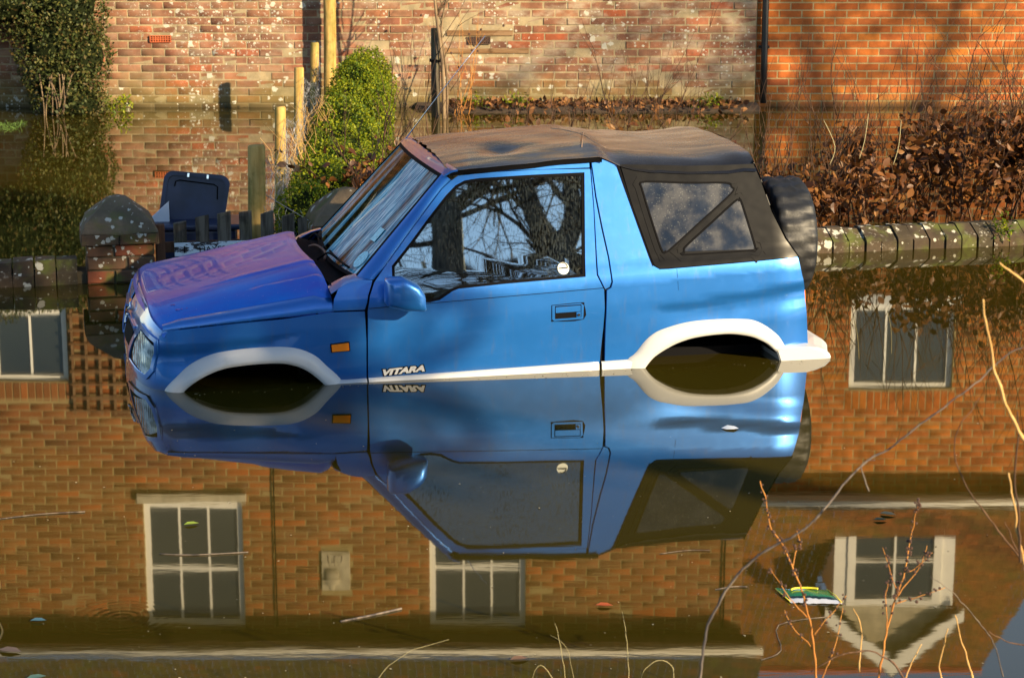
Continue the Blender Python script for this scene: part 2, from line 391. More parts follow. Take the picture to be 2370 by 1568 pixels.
# bank on the camera's side of the flood
nx, ny = 90, 40; vs = []; fs = []
for j in range(ny + 1):
    for i in range(nx + 1):
        x = -45 + i * 90 / nx; yy = 4.3 - j / ny * 40
        z = min(.75, (4.3 - yy) * .45 - .25) + .10 * noise.noise(Vector((x*.5, yy*.5, 3)))
        vs.append((x, yy + .25 * noise.noise(Vector((x*.7, 0, 9))), z))
for j in range(ny):
    for i in range(nx):
        a = j*(nx+1)+i; fs.append((a, a+nx+1, a+nx+2, a+1))
tag(from_np('bank', vs, fs, M_BANK, smooth=True), kind='structure')
# soil strip at the foot of the old wall
vs = []; fs = []
for i in range(41):
    x = -.95 + i * 3.4 / 40
    w = .62 * (1 - .25 * (i/40)) * min(1, (i+2)/6)
    for k, (t, z) in enumerate(((-.02, .055), (.25, .05), (.7, .03), (1.0, -.03))):
        vs.append((x, 20.82 - w*t + .05*noise.noise(Vector((x*3, k, 0))), z + .012*noise.noise(Vector((x*6, k*3, 2)))))
for i in range(40):
    for k in range(3):
        a = i*4+k; fs.append((a, a+1, a+5, a+4))
tag(from_np('flower_bed_soil', vs, fs, M_SOIL, smooth=True), kind='structure')
# ------------------------------------------------------------------ brickwork
BF = [(0,1,5,4),(1,2,6,5),(2,3,7,6),(3,0,4,7),(4,5,9,8),(5,6,10,9),(6,7,11,10),(7,4,8,11),(8,9,10,11)]
def brick_v(w, h, jit=.0015, inset=.004, depth=.014):
    r = lambda: random.uniform(-jit, jit)
    c = [(0,0),(w,0),(w,h),(0,h)]; out = []
    e = [(x+r(), z+r()) for x, z in c]
    out += [(x, depth, z) for x, z in e]; out += [(x, inset*.8, z) for x, z in e]
    t = r()*1.5
    for (x, z), (sx, sz) in zip(e, ((1,1),(-1,1),(-1,-1),(1,-1))):
        out.append((x + sx*inset*random.uniform(.6,1.5), t + r()*.6, z + sz*inset*random.uniform(.6,1.5)))
    return out
def brick_mesh(name, w, h, jit, inset=.004, depth=.014):
    me = bpy.data.meshes.new(name); me.from_pydata(brick_v(w, h, jit, inset, depth), [], BF); return me
def brickwork(parent, Y, X0, X1, Z0, Z1, bw, bh, jt, opens, mat, wanted, cap, jit=.0015, name='brick', front=None, inset=.004):
    """courses of stretchers; those the photograph shows largest are objects, the rest one joined part"""
    var = []
    for i in range(6):
        me = brick_mesh(name, bw - jt, bh - jt, jit, inset); me.materials.append(mat); var.append(me)
    cand = []; z = Z0; k = 0
    while z < Z1 - .02:
        x = X0 - (bw/2 if k % 2 else 0) + random.uniform(-1, 1) * jit * 4
        while x < X1:
            a, b = max(x, X0), min(x + bw - jt, X1)
            segs = [(a, b)]
            for (ox0, ox1, oz0, oz1) in opens:
                if z + bh - jt > oz0 + .01 and z < oz1 - .01:
                    ns = []
                    for (p, q) in segs:
                        if q <= ox0 or p >= ox1: ns.append((p, q)); continue
                        if p < ox0: ns.append((p, ox0 - .002))
                        if q > ox1: ns.append((ox1 + .002, q))
                    segs = ns
            for (p, q) in segs:
                if q - p > .025: cand.append((p, q, z))
            x += bw
        z += bh; k += 1
    near = sorted([c for c in cand if wanted((c[0]+c[1])/2, c[2])], key=lambda c: c[2]*1.2 + abs((c[0]+c[1])/2 - front))[:cap]
    ns = set(near)
    for (p, q, z) in near:
        o = bpy.data.objects.new(name, random.choice(var)); COL.objects.link(o); o.parent = parent
        o.location = (p, Y + random.uniform(-1, 1)*jit, z); o.scale = ((q-p)/(bw-jt), 1, 1)
    V0, F0, RN = [], [], []
    for c in cand:
        if c in ns: continue
        b = len(V0); V0 += [(x + c[0], y + Y, zz + c[2]) for x, y, zz in brick_v(c[1]-c[0], bh-jt, jit, inset)]
        F0 += [tuple(b+i for i in f) for f in BF]; RN += [random.random()]*9
    tag(from_np('brickwork', V0, F0, mat, parent, rnd=RN), kind='stuff')
def slab(name, parent, Y, X0, X1, Z0, Z1, opens, mat, reveal=.11):
    xs = sorted({X0, X1, *[v for o in opens for v in o[:2]]}); zs = sorted({Z0, Z1, *[v for o in opens for v in o[2:]]})
    xs = [x for x in xs if X0 <= x <= X1]; zs = [z for z in zs if Z0 <= z <= Z1]
    V0, F0 = [], []
    def q(*p):
        b = len(V0); V0.extend(p); F0.append((b, b+1, b+2, b+3))
    for a, b in zip(xs, xs[1:]):
        for c, d in zip(zs, zs[1:]):
            mx, mz = (a+b)/2, (c+d)/2
            if any(o[0] < mx < o[1] and o[2] < mz < o[3] for o in opens): continue
            q((a,Y,c),(b,Y,c),(b,Y,d),(a,Y,d))
    for (a, b, c, d) in opens:
        r = Y + reveal
        q((a,Y,c),(a,Y,d),(a,r,d),(a,r,c)); q((b,Y,d),(b,Y,c),(b,r,c),(b,r,d)); q((a,Y,d),(b,Y,d),(b,r,d),(a,r,d)); q((b,Y,c),(a,Y,c),(a,r,c),(b,r,c))
    return from_np(name, V0, F0, mat, parent)
def window(parent, x0, x1, z0, z1, Y, cols, mid=None, sill=True, fw=.06, bar=.022, rec=.05, name='window', cf=.09):
    bm = bmesh.new(); y0, y1 = Y + rec, Y + rec + .07
    bx(bm, x0, x0+fw, y0, y1, z0, z1); bx(bm, x1-fw, x1, y0, y1, z0, z1)
    bx(bm, x0+fw, x1-fw, y0, y1, z1-fw, z1); bx(bm, x0+fw, x1-fw, y0, y1, z0, z0+fw*1.3)
    ix0, ix1, iz0, iz1 = x0+fw, x1-fw, z0+fw*1.3, z1-fw
    zs = [iz0, iz1]
    if mid: bx(bm, ix0, ix1, y0+.012, y1-.005, mid-.022, mid+.022); zs = [iz0, mid, iz1]
    xs = [ix0 + (ix1-ix0)*i/cols for i in range(cols+1)]
    for x in xs[1:-1]:
        for a, b in zip(zs, zs[1:]):
            bx(bm, x-bar/2, x+bar/2, y0+.02, y1-.008, a+.001+(.022 if a == mid else 0), b-.001-(.022 if b == mid else 0))
    w = from_bm(name, bm, M_WPAINT, parent)
    for a, b in zip(xs, xs[1:]):
        for c, d in zip(zs, zs[1:]):
            t = random.uniform(-.004, .004)
            from_np('pane', [(a,y0+.035+t,c),(b,y0+.035-t,c),(b,y0+.035-t,d),(a,y0+.035+t,d)], [(0,1,2,3)], M_PANE, w)
    box('room_darkness', (x0, x1, y1+.15, y1+.16, z0, z1), M_DARK, w)
    if sill: box('sill', (x0-.05, x1+.05, Y-.07, y0+.01, z0-.10, z0-.001), M_STONE if sill == 1 else M_WPAINT, w, bev=.006)
    return w
def soldiers(parent, Y, x0, x1, z0, h, mat, n=None):
    n = n or round((x1-x0)/.075); w = (x1-x0)/n
    me = brick_mesh('brick', w-.010, h-.010, .001); me.materials.append(mat)
    for i in range(n):
        o = bpy.data.objects.new('brick', me); COL.objects.link(o); o.parent = parent; o.location = (x0 + i*w + .005, Y - .003, z0 + .005)
def tiles(parent, X0, X1, Y0, Z0, Y1, Z1, gauge, tw, mat, name='roof', skip=None):
    L = math.hypot(Y1-Y0, Z1-Z0); n = int(L/gauge); dy, dz = (Y1-Y0)/L, (Z1-Z0)/L
    V0, F0, RN = [], [], []
    for k in range(n):
        s = k*gauge; x = X0 - (tw/2 if k % 2 else 0)
        while x < X1:
            a, b = max(X0, x), min(X1, x+tw-.004)
            if b - a > .02 and not (skip and skip((a+b)/2, Y0 + dy*s)):
                th = .016 + random.uniform(0, .006)
                for (ss, up) in ((s, .0), (s, th), (s+gauge*1.05, .002)):
                    for xx in (a, b): V0.append((xx, Y0 + dy*ss - dz*up, Z0 + dz*ss + dy*up))
                q = len(V0) - 6; F0 += [(q, q+1, q+3, q+2), (q+2, q+3, q+5, q+4)]; RN += [random.random()]*2
            x += tw
    r = from_np(name, V0, F0, mat, parent, rnd=RN); return r

# ---- old house
WY = 20.80
old = tag(empty('old_house', (0, 0, 0)), 'old lichen-spotted brick house whose wall stands in the flood behind the car', 'house')
opA = (-3.87, -2.83, 4.13, 5.50); opB = (-.87, .14, 4.13, 5.50); opL = (-5.36, -4.58, 1.42, 2.83)
opP = (-2.011, -1.705, 4.67, 5.10); opA1 = (-3.604, -3.392, .648, .716); opA2 = (-.43, -.215, .631, .703)
opens = [opA, opB, opL, opP, opA1, opA2, (-.70, .02, .708, .767), (-.69, .18, .535, .592), (-5.40, -4.54, 2.83, 3.03)]
slab('wall', old, WY, -9, 2.43, -.7, 5.62, [opA, opB, opL], M_OLDMORT)
brickwork(old, WY-.0045, -9, 2.43, -.03, 5.60, .236, .0775, .0125, opens, M_OLD, lambda x, z: -3.95 < x and .0 <= z < 1.06, 300, jit=.0028, front=.2, inset=.005)
soldiers(old, WY-.003, -5.40, -4.54, 2.84, .19, M_OLD)
window(old, *opA, WY, 3, 4.888); window(old, *opB, WY, 3, 4.86); window(old, *opL, WY, 2, 2.12, sill=2)
# air bricks
def airbrick(parent, x0, x1, z0, z1, mat, rows, cols, Y):
    bm = bmesh.new(); w = (x1-x0); h = (z1-z0); b = .008
    bx(bm, x0, x0+b, Y, Y+.02, z0, z1); bx(bm, x1-b, x1, Y, Y+.02, z0, z1); bx(bm, x0+b, x1-b, Y, Y+.02, z0, z0+b); bx(bm, x0+b, x1-b, Y, Y+.02, z1-b, z1)
    for i in range(1, cols): x = x0+b + (w-2*b)*i/cols; bx(bm, x-.004, x+.004, Y+.002, Y+.02, z0+b, z1-b)
    for i in range(1, rows): z = z0+b + (h-2*b)*i/rows; bx(bm, x0+b, x1-b, Y+.003, Y+.019, z-.004, z+.004)
    o = from_bm('air_brick', bm, mat, parent); from_np('vent_hole', [(x0, Y+.0215, z0), (x1, Y+.0215, z0), (x1, Y+.0215, z1), (x0, Y+.0215, z1)], [(0,1,2,3)], M_DARK, o); return o
airbrick(old, *opA1, M_TERRA, 3, 8, WY-.026)['label'] = 'terracotta air brick with three rows of square holes'
airbrick(old, *opA2, M_IRON, 4, 10, WY-.026)['label'] = 'rusty iron grille air brick between two planks'
box('plank', (-.672, .168, WY-.013, WY-.001, .537, .586), M_PLANK, old, bev=.003)
box('plank', (-.649, .009, WY-.015, WY-.001, .712, .766), M_PLANK, old, bev=.003)
# cables, gutter, eaves, roof
tube('cable', [(-2.48, WY-.02, 1.25), (-2.475, WY-.02, 2), (-2.49, WY-.03, 4), (-2.485, WY-.03, 5.5)], .008, M_BLACK, old)
tube('cable', [(2.24, WY-.02, 1.25), (2.232, WY-.02, 2), (2.24, WY-.03, 4), (2.235, WY-.03, 5.5)], .010, M_BLACK, old)
def gutter(parent, x0, x1, y, z, r, mat):
    V0, F0 = [], []; k = 9
    for x in (x0, x1):
        for j in range(k): a = math.pi * j/(k-1); V0.append((x, y - r*math.cos(a), z - r*math.sin(a)))
        for j in range(k): a = math.pi * (1 - j/(k-1)); V0.append((x, y - (r-.008)*math.cos(a), z - (r-.008)*math.sin(a)))
    n = 2*k
    for j in range(n): F0.append((j, (j+1) % n, n+(j+1) % n, n+j))
    F0 += [tuple(range(n))[::-1], tuple(range(n, 2*n))]
    return from_np('gutter', V0, F0, mat, parent)
gutter(old, -9, 2.62, 20.42, 5.66, .055, M_WPAINT)
box('soffit', (-9, 2.55, 20.47, WY, 5.575, 5.60), M_GPOST, old); box('fascia', (-9, 2.56, 20.455, 20.47, 5.56, 5.72), M_GPOST, old)
tiles(old, -9, 2.62, 20.36, 5.70, 23.9, 8.9, .10, .17, M_SLATE)
box('gable_wall', (2.30, 2.415, WY+.02, 25.4, -.7, 5.60), M_OLDMORT, old)
bm = bmesh.new(); v = [bm.verts.new(p) for p in ((2.41, 20.8, 5.58), (2.41, 25.4, 5.58), (2.41, 23.9, 8.7))]; bm.faces.new(v); from_bm('gable', bm, M_OLD, old)
# date stone
ds = box('date_stone', (opP[0]+.004, opP[1]-.004, WY-.03, WY+.02, opP[2]+.004, opP[3]-.004), M_STONE, old, bev=.004)
V0, F0 = [], []
for st in ([(400,380),(425,520),(455,670)], [(500,640),(530,520),(552,575),(560,610)], [(625,375),(590,450),(585,560),(612,660)], [(680,385),(790,390),(805,490),(750,565),(655,600),(735,625)]):
    tube_np([(-2.011 + (x-220)/805*.306, WY-.031, 4.67 + (y-290)/1020*.43) for x, y in st], .0055, 4, V0, F0)
from_np('carved_numeral', [tuple(v) for v in V0], F0, M_IRON, ds)
V0, F0 = [], []; prof = [(770,.055),(790,.078),(860,.072),(960,.080),(975,.092),(1040,.088),(1110,.060),(1190,.028),(1300,.020)]; k = 12
for (yy, r) in prof:
    for j in range(k+1): a = math.pi*j/k; V0.append((-1.90 - r*math.cos(a), WY-.030 - r*.55*math.sin(a), 4.67 + (yy-290)/1020*.43))
for i in range(len(prof)-1):
    for j in range(k): a = i*(k+1)+j; F0.append((a, a+1, a+k+2, a+k+1))
from_np('carved_urn', V0, F0, M_STONE, ds, smooth=True)
# trellis
tr = tag(empty('trellis', (0, 0, 0)), 'square wooden trellis panel fixed to the old wall beside the sash window', 'trellis')
for i in range(5):
    x = -4.52 + i*.14; box('upright', (x-.012, x+.012, WY-.052, WY-.03, 1.35, 3.17), M_PLANK, tr)
for i in range(13):
    z = 1.42 + i*.143; box('cross_bar', (-4.55, -3.94, WY-.068, WY-.052, z-.012, z+.012), M_PLANK, tr)

# ---- newer annexe
AY = 20.86
ann = tag(empty('annexe', (0, 0, 0)), 'newer orange brick annexe with a black drainpipe, right of the old wall', 'house')
opC = (3.49, 4.56, 2.02, 2.93)
slab('wall', ann, AY, 2.43, 5.80, -.7, 4.12, [opC], M_NEWMORT)
brickwork(ann, AY-.0032, 2.445, 5.80, -.012, 4.10, .2245, .0752, .0125, [opC, (3.45, 4.60, 2.93, 3.155)], M_NEW, lambda x, z: z < 2.1, 300, jit=.0008, front=3.7, inset=.003)
soldiers(ann, AY-.001, 3.45, 4.60, 2.94, .21, M_NEW)
window(ann, *opC, AY, 3, sill=2)
dp = tube('drainpipe', [(2.515, AY-.075, z) for z in (.045, .5, 1.0, 2.2, 3.4)] + [(2.515, AY-.09, 3.7), (2.515, 20.60, 3.95), (2.515, 20.56, 4.03)], .034, M_PIPE, ann, k=12)
for z in (.60, 1.9, 3.3):
    box('pipe_bracket', (2.462, 2.568, AY-.05, AY-.008, z-.014, z+.014), M_PIPE, dp)
gutter(ann, 2.45, 5.9, 20.53, 4.07, .06, M_WPAINT)
box('fascia', (2.45, 5.86, 20.575, 20.592, 4.0, 4.15), M_WPAINT, ann); box('soffit', (2.45, 5.86, 20.592, AY, 4.055, 4.07), M_WPAINT, ann)
tiles(ann, 2.43, 5.88, 20.47, 4.10, 24.5, 7.46, .10, .165, M_TILE2, skip=lambda x, y: 3.5 < x < 4.66 and y > 21.1 and y < 22.6)
box('ridge', (2.43, 5.9, 24.42, 24.58, 7.44, 7.52), M_TERRA, ann, bev=.03)
box('gable_wall', (5.70, 5.80, AY+.01, 28, -.7, 4.1), M_NEWMORT, ann)
bm = bmesh.new(); v = [bm.verts.new(p) for p in ((5.75, 20.86, 4.1), (5.75, 28.2, 4.1), (5.75, 24.5, 7.4))]; bm.faces.new(v); from_bm('gable', bm, M_NEW, ann)
# dormer
DX, DY = 4.08, 21.05
bm = bmesh.new(); bx(bm, DX-.64, DX-.50, DY, DY+.05, 4.43, 5.36); bx(bm, DX+.50, DX+.64, DY, DY+.05, 4.43, 5.36)
bx(bm, DX-.63, DX-.60, DY+.05, 22.4, 4.5, 5.36); bx(bm, DX+.60, DX+.63, DY+.05, 22.4, 4.5, 5.36)
dorm = from_bm('dormer', bm, M_WPAINT, ann)
bm = bmesh.new(); v = [bm.verts.new(p) for p in ((DX-.62, DY+.03, 5.36), (DX+.62, DY+.03, 5.36), (DX, DY+.03, 6.0))]; bm.faces.new(v); from_bm('gable_board', bm, M_STONE, dorm)
box('window', (DX-.50, DX+.50, DY+.02, DY+.06, 4.32, 4.40), M_WPAINT, dorm)
bm = bmesh.new(); y0, y1 = DY-.02, DY+.05
for b in ((-.50,-.415,4.40,5.36),(.415,.50,4.40,5.36),(-.415,.415,5.29,5.36),(-.012,.012,4.40,5.29),(-.415,-.012,4.84,4.875),(.012,.415,4.84,4.875)): bx(bm, DX+b[0], DX+b[1], y0, y1, b[2], b[3])
from_bm('window_frame', bm, M_WPAINT, dorm)
for a, b in ((-.415,-.012),(.012,.415)):
    for c, d in ((4.40,4.84),(4.875,5.29)):
        from_np('pane', [(DX+a,DY+.01,c),(DX+b,DY+.012,c),(DX+b,DY+.012,d),(DX+a,DY+.01,d)], [(0,1,2,3)], M_PANE, dorm)
for s in (-1, 1):
    bm = bmesh.new(); pr = [(s*.74, 5.36), (s*.74, 5.50), (0, 6.12), (0, 5.92)]
    vs1 = [bm.verts.new((DX+x, DY-.14, z)) for x, z in pr]; vs2 = [bm.verts.new((DX+x, DY-.11, z)) for x, z in pr]
    bm.faces.new(vs1); bm.faces.new(vs2[::-1])
    for i in range(4): bm.faces.new((vs1[i], vs1[(i+1) % 4], vs2[(i+1) % 4], vs2[i]))
    bmesh.ops.recalc_face_normals(bm, faces=bm.faces); from_bm('bargeboard', bm, M_WPAINT, dorm)
    from_np('dormer_roof', [(DX+s*.76, DY-.15, 5.49), (DX, DY-.15, 6.14), (DX, 22.9, 6.14), (DX+s*.76, 22.2, 5.49)], [(0,1,2,3)], M_TILE2, dorm)

# ------------------------------------------------------------------ low wall, pillars, gate (parallel to the car)
LW = R(12.4)
def lwpt(d, off=0): return (-2.458 + d*math.cos(LW) - off*math.sin(LW), 11.785 + d*math.sin(LW) + off*math.cos(LW))
def coping_mesh(w, hz, slope, jit):
    pr = [(0, -.12), (0, hz*.45), (.012, hz*.55), (slope, hz), (.20, hz*.98), (.215, hz*.9), (.215, -.12)]
    V0 = []; n = len(pr)
    for x in (0, w):
        for (y, z) in pr: V0.append((x + random.uniform(-1,1)*jit, y + random.uniform(-1,1)*jit, z + random.uniform(-1,1)*jit))
    F0 = [(i, n+i, n+(i+1) % n, (i+1) % n) for i in range(n)] + [tuple(range(n)), tuple(range(2*n-1, n-1, -1))]
    me = bpy.data.meshes.new('coping_brick'); me.from_pydata(V0, [], F0); me.materials.append(M_COPING); return me
def low_wall(label, d0, d1, w, hz, slope, lean=0):
    x, y = lwpt(d0); rt = tag(empty('low_garden_wall', (x, y, 0), LW), label, 'low wall')
    var = [coping_mesh(w*.93, hz, slope, .004) for _ in range(7)]
    box('wall_core', (0, d1-d0, .03, .19, -.7, hz*.5), M_PMORT, rt)
    n = int((d1-d0)/w)
    for i in range(n):
        o = bpy.data.objects.new('coping_brick', random.choice(var)); COL.objects.link(o); o.parent = rt
        o.location = (i*w, random.uniform(-.006,.006), random.uniform(-.005,.005)); o.rotation_euler = (random.uniform(-.02,.02), random.uniform(-.015,.015), random.uniform(-.02,.02) + lean)
    return rt
low_wall('low mossy wall in shade, topped with dark square copings left of the near gate pillar', -3.0, -.004, .123, .14, .03)
low_wall('low sunlit garden wall with sloping lichen-spotted copings in front of the brown hedge', 2.2, 6.9, .108, .135, .12, .04)
def pillar(label, d, off=-.02, hasbody=True):
    x, y = lwpt(d, off); rt = tag(empty('gate_pillar', (x, y, 0), LW), label, 'gate pillar')
    W = .385; box('pillar_core', (.012, W-.012, .012, W-.012, -.7, .25), M_PMORT, rt)
    me = [brick_mesh('brick', .215, .068, .003, .005, .02) for _ in range(4)]; hm = [brick_mesh('brick', .145, .068, .003, .005, .02) for _ in range(3)]
    for m_ in me + hm: m_.materials.append(M_PILLAR)
    for k in range(5):
        z = -.15 + k*.077
        for side in range(3):
            seq = [(0, 1), (.232, 0)] if (k+side) % 2 else [(0, 0), (.158, 1)]
            for (p, full) in seq:
                o = bpy.data.objects.new('brick', random.choice(me if full else hm)); COL.objects.link(o); o.parent = rt
                if side == 0: o.location = (p+.003, 0, z)
                elif side == 1: o.location = (W, p+.003, z); o.rotation_euler = (0, 0, R(90))
                else: o.location = (0, W-p-.003, z); o.rotation_euler = (0, 0, R(-90))
    # oversailing course
    ov = [brick_mesh('brick', .213, .060, .004, .006, .025) for _ in range(4)]
    for m_ in ov: m_.materials.append(M_PILLAR)
    box('oversail_core', (-.012, W+.012, -.012, W+.012, .232, .290), M_PMORT, rt)
    for side in range(3):
        for p in (-.025, .195):
            o = bpy.data.objects.new('brick', random.choice(ov)); COL.objects.link(o); o.parent = rt
            if side == 0: o.location = (p, -.03, .23)
            elif side == 1: o.location = (W+.03, p, .23); o.rotation_euler = (0, 0, R(90))
            else: o.location = (-.03, W-p, .23); o.rotation_euler = (0, 0, R(-90))
    # chamfered block and hipped cap
    bm = bmesh.new()
    def ring(e, z, j=.003): return [bm.verts.new((x_ + random.uniform(-j,j), y_ + random.uniform(-j,j), z + random.uniform(-j,j))) for x_, y_ in ((-e,-e),(W/2,-e-.002),(W+e,-e),(W+e,W+e),(W/2,W+e),(-e,W+e))]
    rings = [ring(.028, .293), ring(.024, .303), ring(-.001, .348), ring(-.004, .356)]
    rings.append([bm.verts.new((W/2 + a*.055 + random.uniform(-.008,.008), W/2 + b*.05, .478 + c)) for a, b, c in ((-1,-1,.0),(0,-1,.012),(1,-1,.004),(1,1,0),(0,1,.01),(-1,1,-.003))])
    for a, b in zip(rings, rings[1:]):
        for i in range(6): bm.faces.new((a[i], a[(i+1) % 6], b[(i+1) % 6], b[i]))
    bm.faces.new(rings[-1]); bm.faces.new(rings[0][::-1])
    bmesh.ops.bevel(bm, geom=[e for e in bm.edges], offset=.004, segments=1, affect='EDGES')
    bmesh.ops.subdivide_edges(bm, edges=bm.edges, cuts=1)
    for v in bm.verts: v.co += Vector((noise.noise(v.co*22), noise.noise(v.co*22+Vector((5,0,0))), noise.noise(v.co*22+Vector((0,7,0))))) * .003
    from_bm('cap_stone', bm, M_CAP, rt)
    return rt
pillar('mossy brick gate pillar with lichen-spotted pyramid cap, left of the bonnet', 0)
pillar('brick gate pillar with flaking pyramid cap, half hidden behind the windscreen', 1.345)
# gate
gx, gy = lwpt(.40, .10)
gt = tag(empty('garden_gate', (gx, gy, 0), LW), 'weathered picket gate with a white name board, behind the bonnet', 'gate')
tops = [(.145, .325), (.275, .355), (.402, .372), (.528, .374), (.655, .365), (.78, .348), (.865, .33)]
for i, (x, t) in enumerate(tops):
    bm = bmesh.new(); w = .074 if i < 6 else .05
    bx(bm, x-w/2, x+w/2, -.011, .011, -.5, t + .0)
    for v in bm.verts:
        if v.co.z > 0: v.co.z += (v.co.x - x) * random.uniform(.05, .35); v.co.x += random.uniform(-.004, .004)
    bmesh.ops.subdivide_edges(bm, edges=bm.edges, cuts=2)
    for v in bm.verts: v.co += Vector((noise.noise(v.co*30), noise.noise(v.co*30+Vector((9,0,0))), 0)) * .003
    from_bm('picket', bm, M_PICKET, gt)
box('gate_stile', (.0, .055, -.03, .03, -.5, .318), M_GPOST, gt, bev=.004)
box('rail', (.056, .93, .012, .035, .145, .208), M_GPOST, gt, bev=.003)
# name board with flaking paint
M = Mat('flaking_white_board', (.6,.68,.72), .7); p = M.obj()
fl = M.rng(M.noise(M.scale(p, (8, 8, 32)), 1.0, 6, .65), .53, .56)
M.set(**{'Base Color': M.mix(fl, (.62,.70,.74), (.025,.02,.018))}); M_BOARD = M.m
nb = box('name_board', (.108, .62, -.026, -.012, .128, .206), M_BOARD, gt, bev=.002)
def text_mesh(name, s, size, m, parent, mtx, extrude=.001, shear=0.0, offset=0.0, sx=1.0, align='LEFT'):
    cu = bpy.data.curves.new(name, 'FONT'); cu.body = s; cu.size = size; cu.extrude = extrude; cu.shear = shear; cu.offset = offset; cu.align_x = align
    to = bpy.data.objects.new(name, cu); COL.objects.link(to); dg = bpy.context.evaluated_depsgraph_get(); dg.update()
    me = bpy.data.meshes.new_from_object(to.evaluated_get(dg)); bpy.data.objects.remove(to)
    me.transform(mtx @ Matrix.Diagonal((sx, 1, 1, 1))); me.materials.clear()
    return link(name, me, m, parent)
fm = Matrix.Rotation(R(90), 4, 'X')
text_mesh('lettering', '1', .062, M_BLACK, nb, Matrix.Translation((.150, -.0275, .146)) @ fm)
text_mesh('lettering', 'HAYES', .046, M_BLACK, nb, Matrix.Translation((.250, -.0275, .150)) @ fm, sx=1.15)
# dark storage box with its lid up, behind the gate
bx_x, bx_y = lwpt(.42, .75)
bn = tag(empty('storage_bin', (bx_x, bx_y, 0), LW - .12), 'open navy plastic bin with its lid standing upright behind the gate', 'bin')
bm = bmesh.new(); bx(bm, .02, .50, .0, .34, -.5, .17, bev=.02); from_bm('bin_body', bm, M_NAVY, bn)
bm = bmesh.new(); bx(bm, -.02, .54, -.03, .36, .17, .205, bev=.012); from_bm('rim', bm, M_NAVY, bn)
bm = bmesh.new()
def rr(x0, x1, z0, z1, r, n=6):
    o = []
    for cx, cz, a0 in ((x1-r, z1-r, 0), (x0+r, z1-r, 90)):
        for i in range(n+1): a = R(a0 + 90*i/n); o.append((cx + r*math.cos(a), cz + r*math.sin(a)))
    return [(x1-.02, z0)] + o + [(x0-.015, z0)]
out = rr(.09, .50, 0, .325, .06); front = [bm.verts.new((x, -.012, z)) for x, z in out]; back = [bm.verts.new((x, .02, z)) for x, z in out]
inn = rr(.115, .475, .02, .30, .045); f2 = [bm.verts.new((x, -.012, z)) for x, z in inn]; f3 = [bm.verts.new((x, .004, z)) for x, z in inn]
n = len(out)
for i in range(n):
    j = (i+1) % n; bm.faces.new((back[i], back[j], front[j], front[i])); bm.faces.new((front[i], front[j], f2[j], f2[i])); bm.faces.new((f2[i], f2[j], f3[j], f3[i]))
bm.faces.new(f3); bm.faces.new(back[::-1]); bmesh.ops.recalc_face_normals(bm, faces=bm.faces)
lid = from_bm('lid', bm, M_NAVY, bn); lid.location = (-.06, .20, .20); lid.rotation_euler = (R(-8), R(6), 0)
tube('moulded_rib', [(.16,.0,.23),(.165,.0,.262),(.19,.0,.27),(.40,.0,.262),(.425,.0,.25),(.43,.0,.17)], .004, M_BLACK, lid)
for x in (.24, .36): box('hinge_clip', (x-.006, x+.006, -.02, -.012, .295, .318), M_CHROME, lid)
bm = bmesh.new(); vv = [bm.verts.new(p) for p in ((-.05,.12,.205),(.09,.12,.205),(.09,.12,.33),(-.05,.15,.205),(.09,.15,.205),(.09,.15,.33))]
for f in ((0,1,2),(5,4,3),(0,3,4,1),(1,4,5,2),(2,5,3,0)): bm.faces.new([vv[i] for i in f])
from_bm('white_liner', bm, M_PALE, bn)
# ------------------------------------------------------------------ leaves, stems and plants
def frames(n, up=None, bias=0.0):
    d = rng.normal(size=(n, 3)); 
    if up is not None: d = d*(1-bias) + np.asarray(up)*bias*1.7
    d /= np.linalg.norm(d, axis=1, keepdims=True)
    t = rng.normal(size=(n, 3)); a = np.cross(d, t); a /= np.linalg.norm(a, axis=1, keepdims=True); b = np.cross(d, a)
    return d, a, b
def leaf_cloud(name, C, size, mat, parent=None, up=None, bias=0.0, asp=.5, stuff=True):
    C = np.asarray(C, dtype=float); n = len(C); s = (np.asarray(size)*np.ones(n))[:, None]
    nrm, a, b = frames(n, up, bias)
    k = rng.uniform(.6, 1.2, (n, 1)); w = asp*rng.uniform(.7, 1.2, (n, 1))
    V = np.stack([C, C + a*s*k*.5 + b*s*w*.5 + nrm*s*.12, C + a*s*k, C + a*s*k*.5 - b*s*w*.5 + nrm*s*.12], 1).reshape(-1, 3)
    F = np.arange(4*n).reshape(n, 4)
    o = from_np(name, V, F, mat, parent, rnd=rng.random(n))
    if stuff: tag(o, kind='stuff')
    return o
def big_leaf_geo(n, s):
    """curled pointed leaves, two quads each side of the midrib"""
    nrm, a, b = frames(n); s = (np.asarray(s)*np.ones(n))[:, None]
    cu = rng.uniform(-.35, .35, (n, 1)); fo = rng.uniform(.05, .45, (n, 1)); w = rng.uniform(.26, .40, (n, 1))
    P = lambda t, l: a*s*t + b*s*w*l + nrm*s*(cu*t*t*1.2 + fo*abs(l)*.5)
    return np.stack([P(0,0), P(.28,.8), P(.62,.85), P(1,0), P(.62,-.85), P(.28,-.8), P(.5,0)], 1)
def big_leaves(name, C, s, mat, parent, stuff=True):
    n = len(C); G = big_leaf_geo(n, s) + np.asarray(C)[:, None, :]
    base = np.arange(n)[:, None]*7
    F = np.concatenate([base + np.array(q) for q in ((0,1,2,6),(6,2,3,4),(0,6,4,5))], 1).reshape(-1, 4)
    o = from_np(name, G.reshape(-1, 3), F, mat, parent, rnd=np.repeat(rng.random(n), 3))
    if stuff: tag(o, kind='stuff')
    return o
LEAFM = []
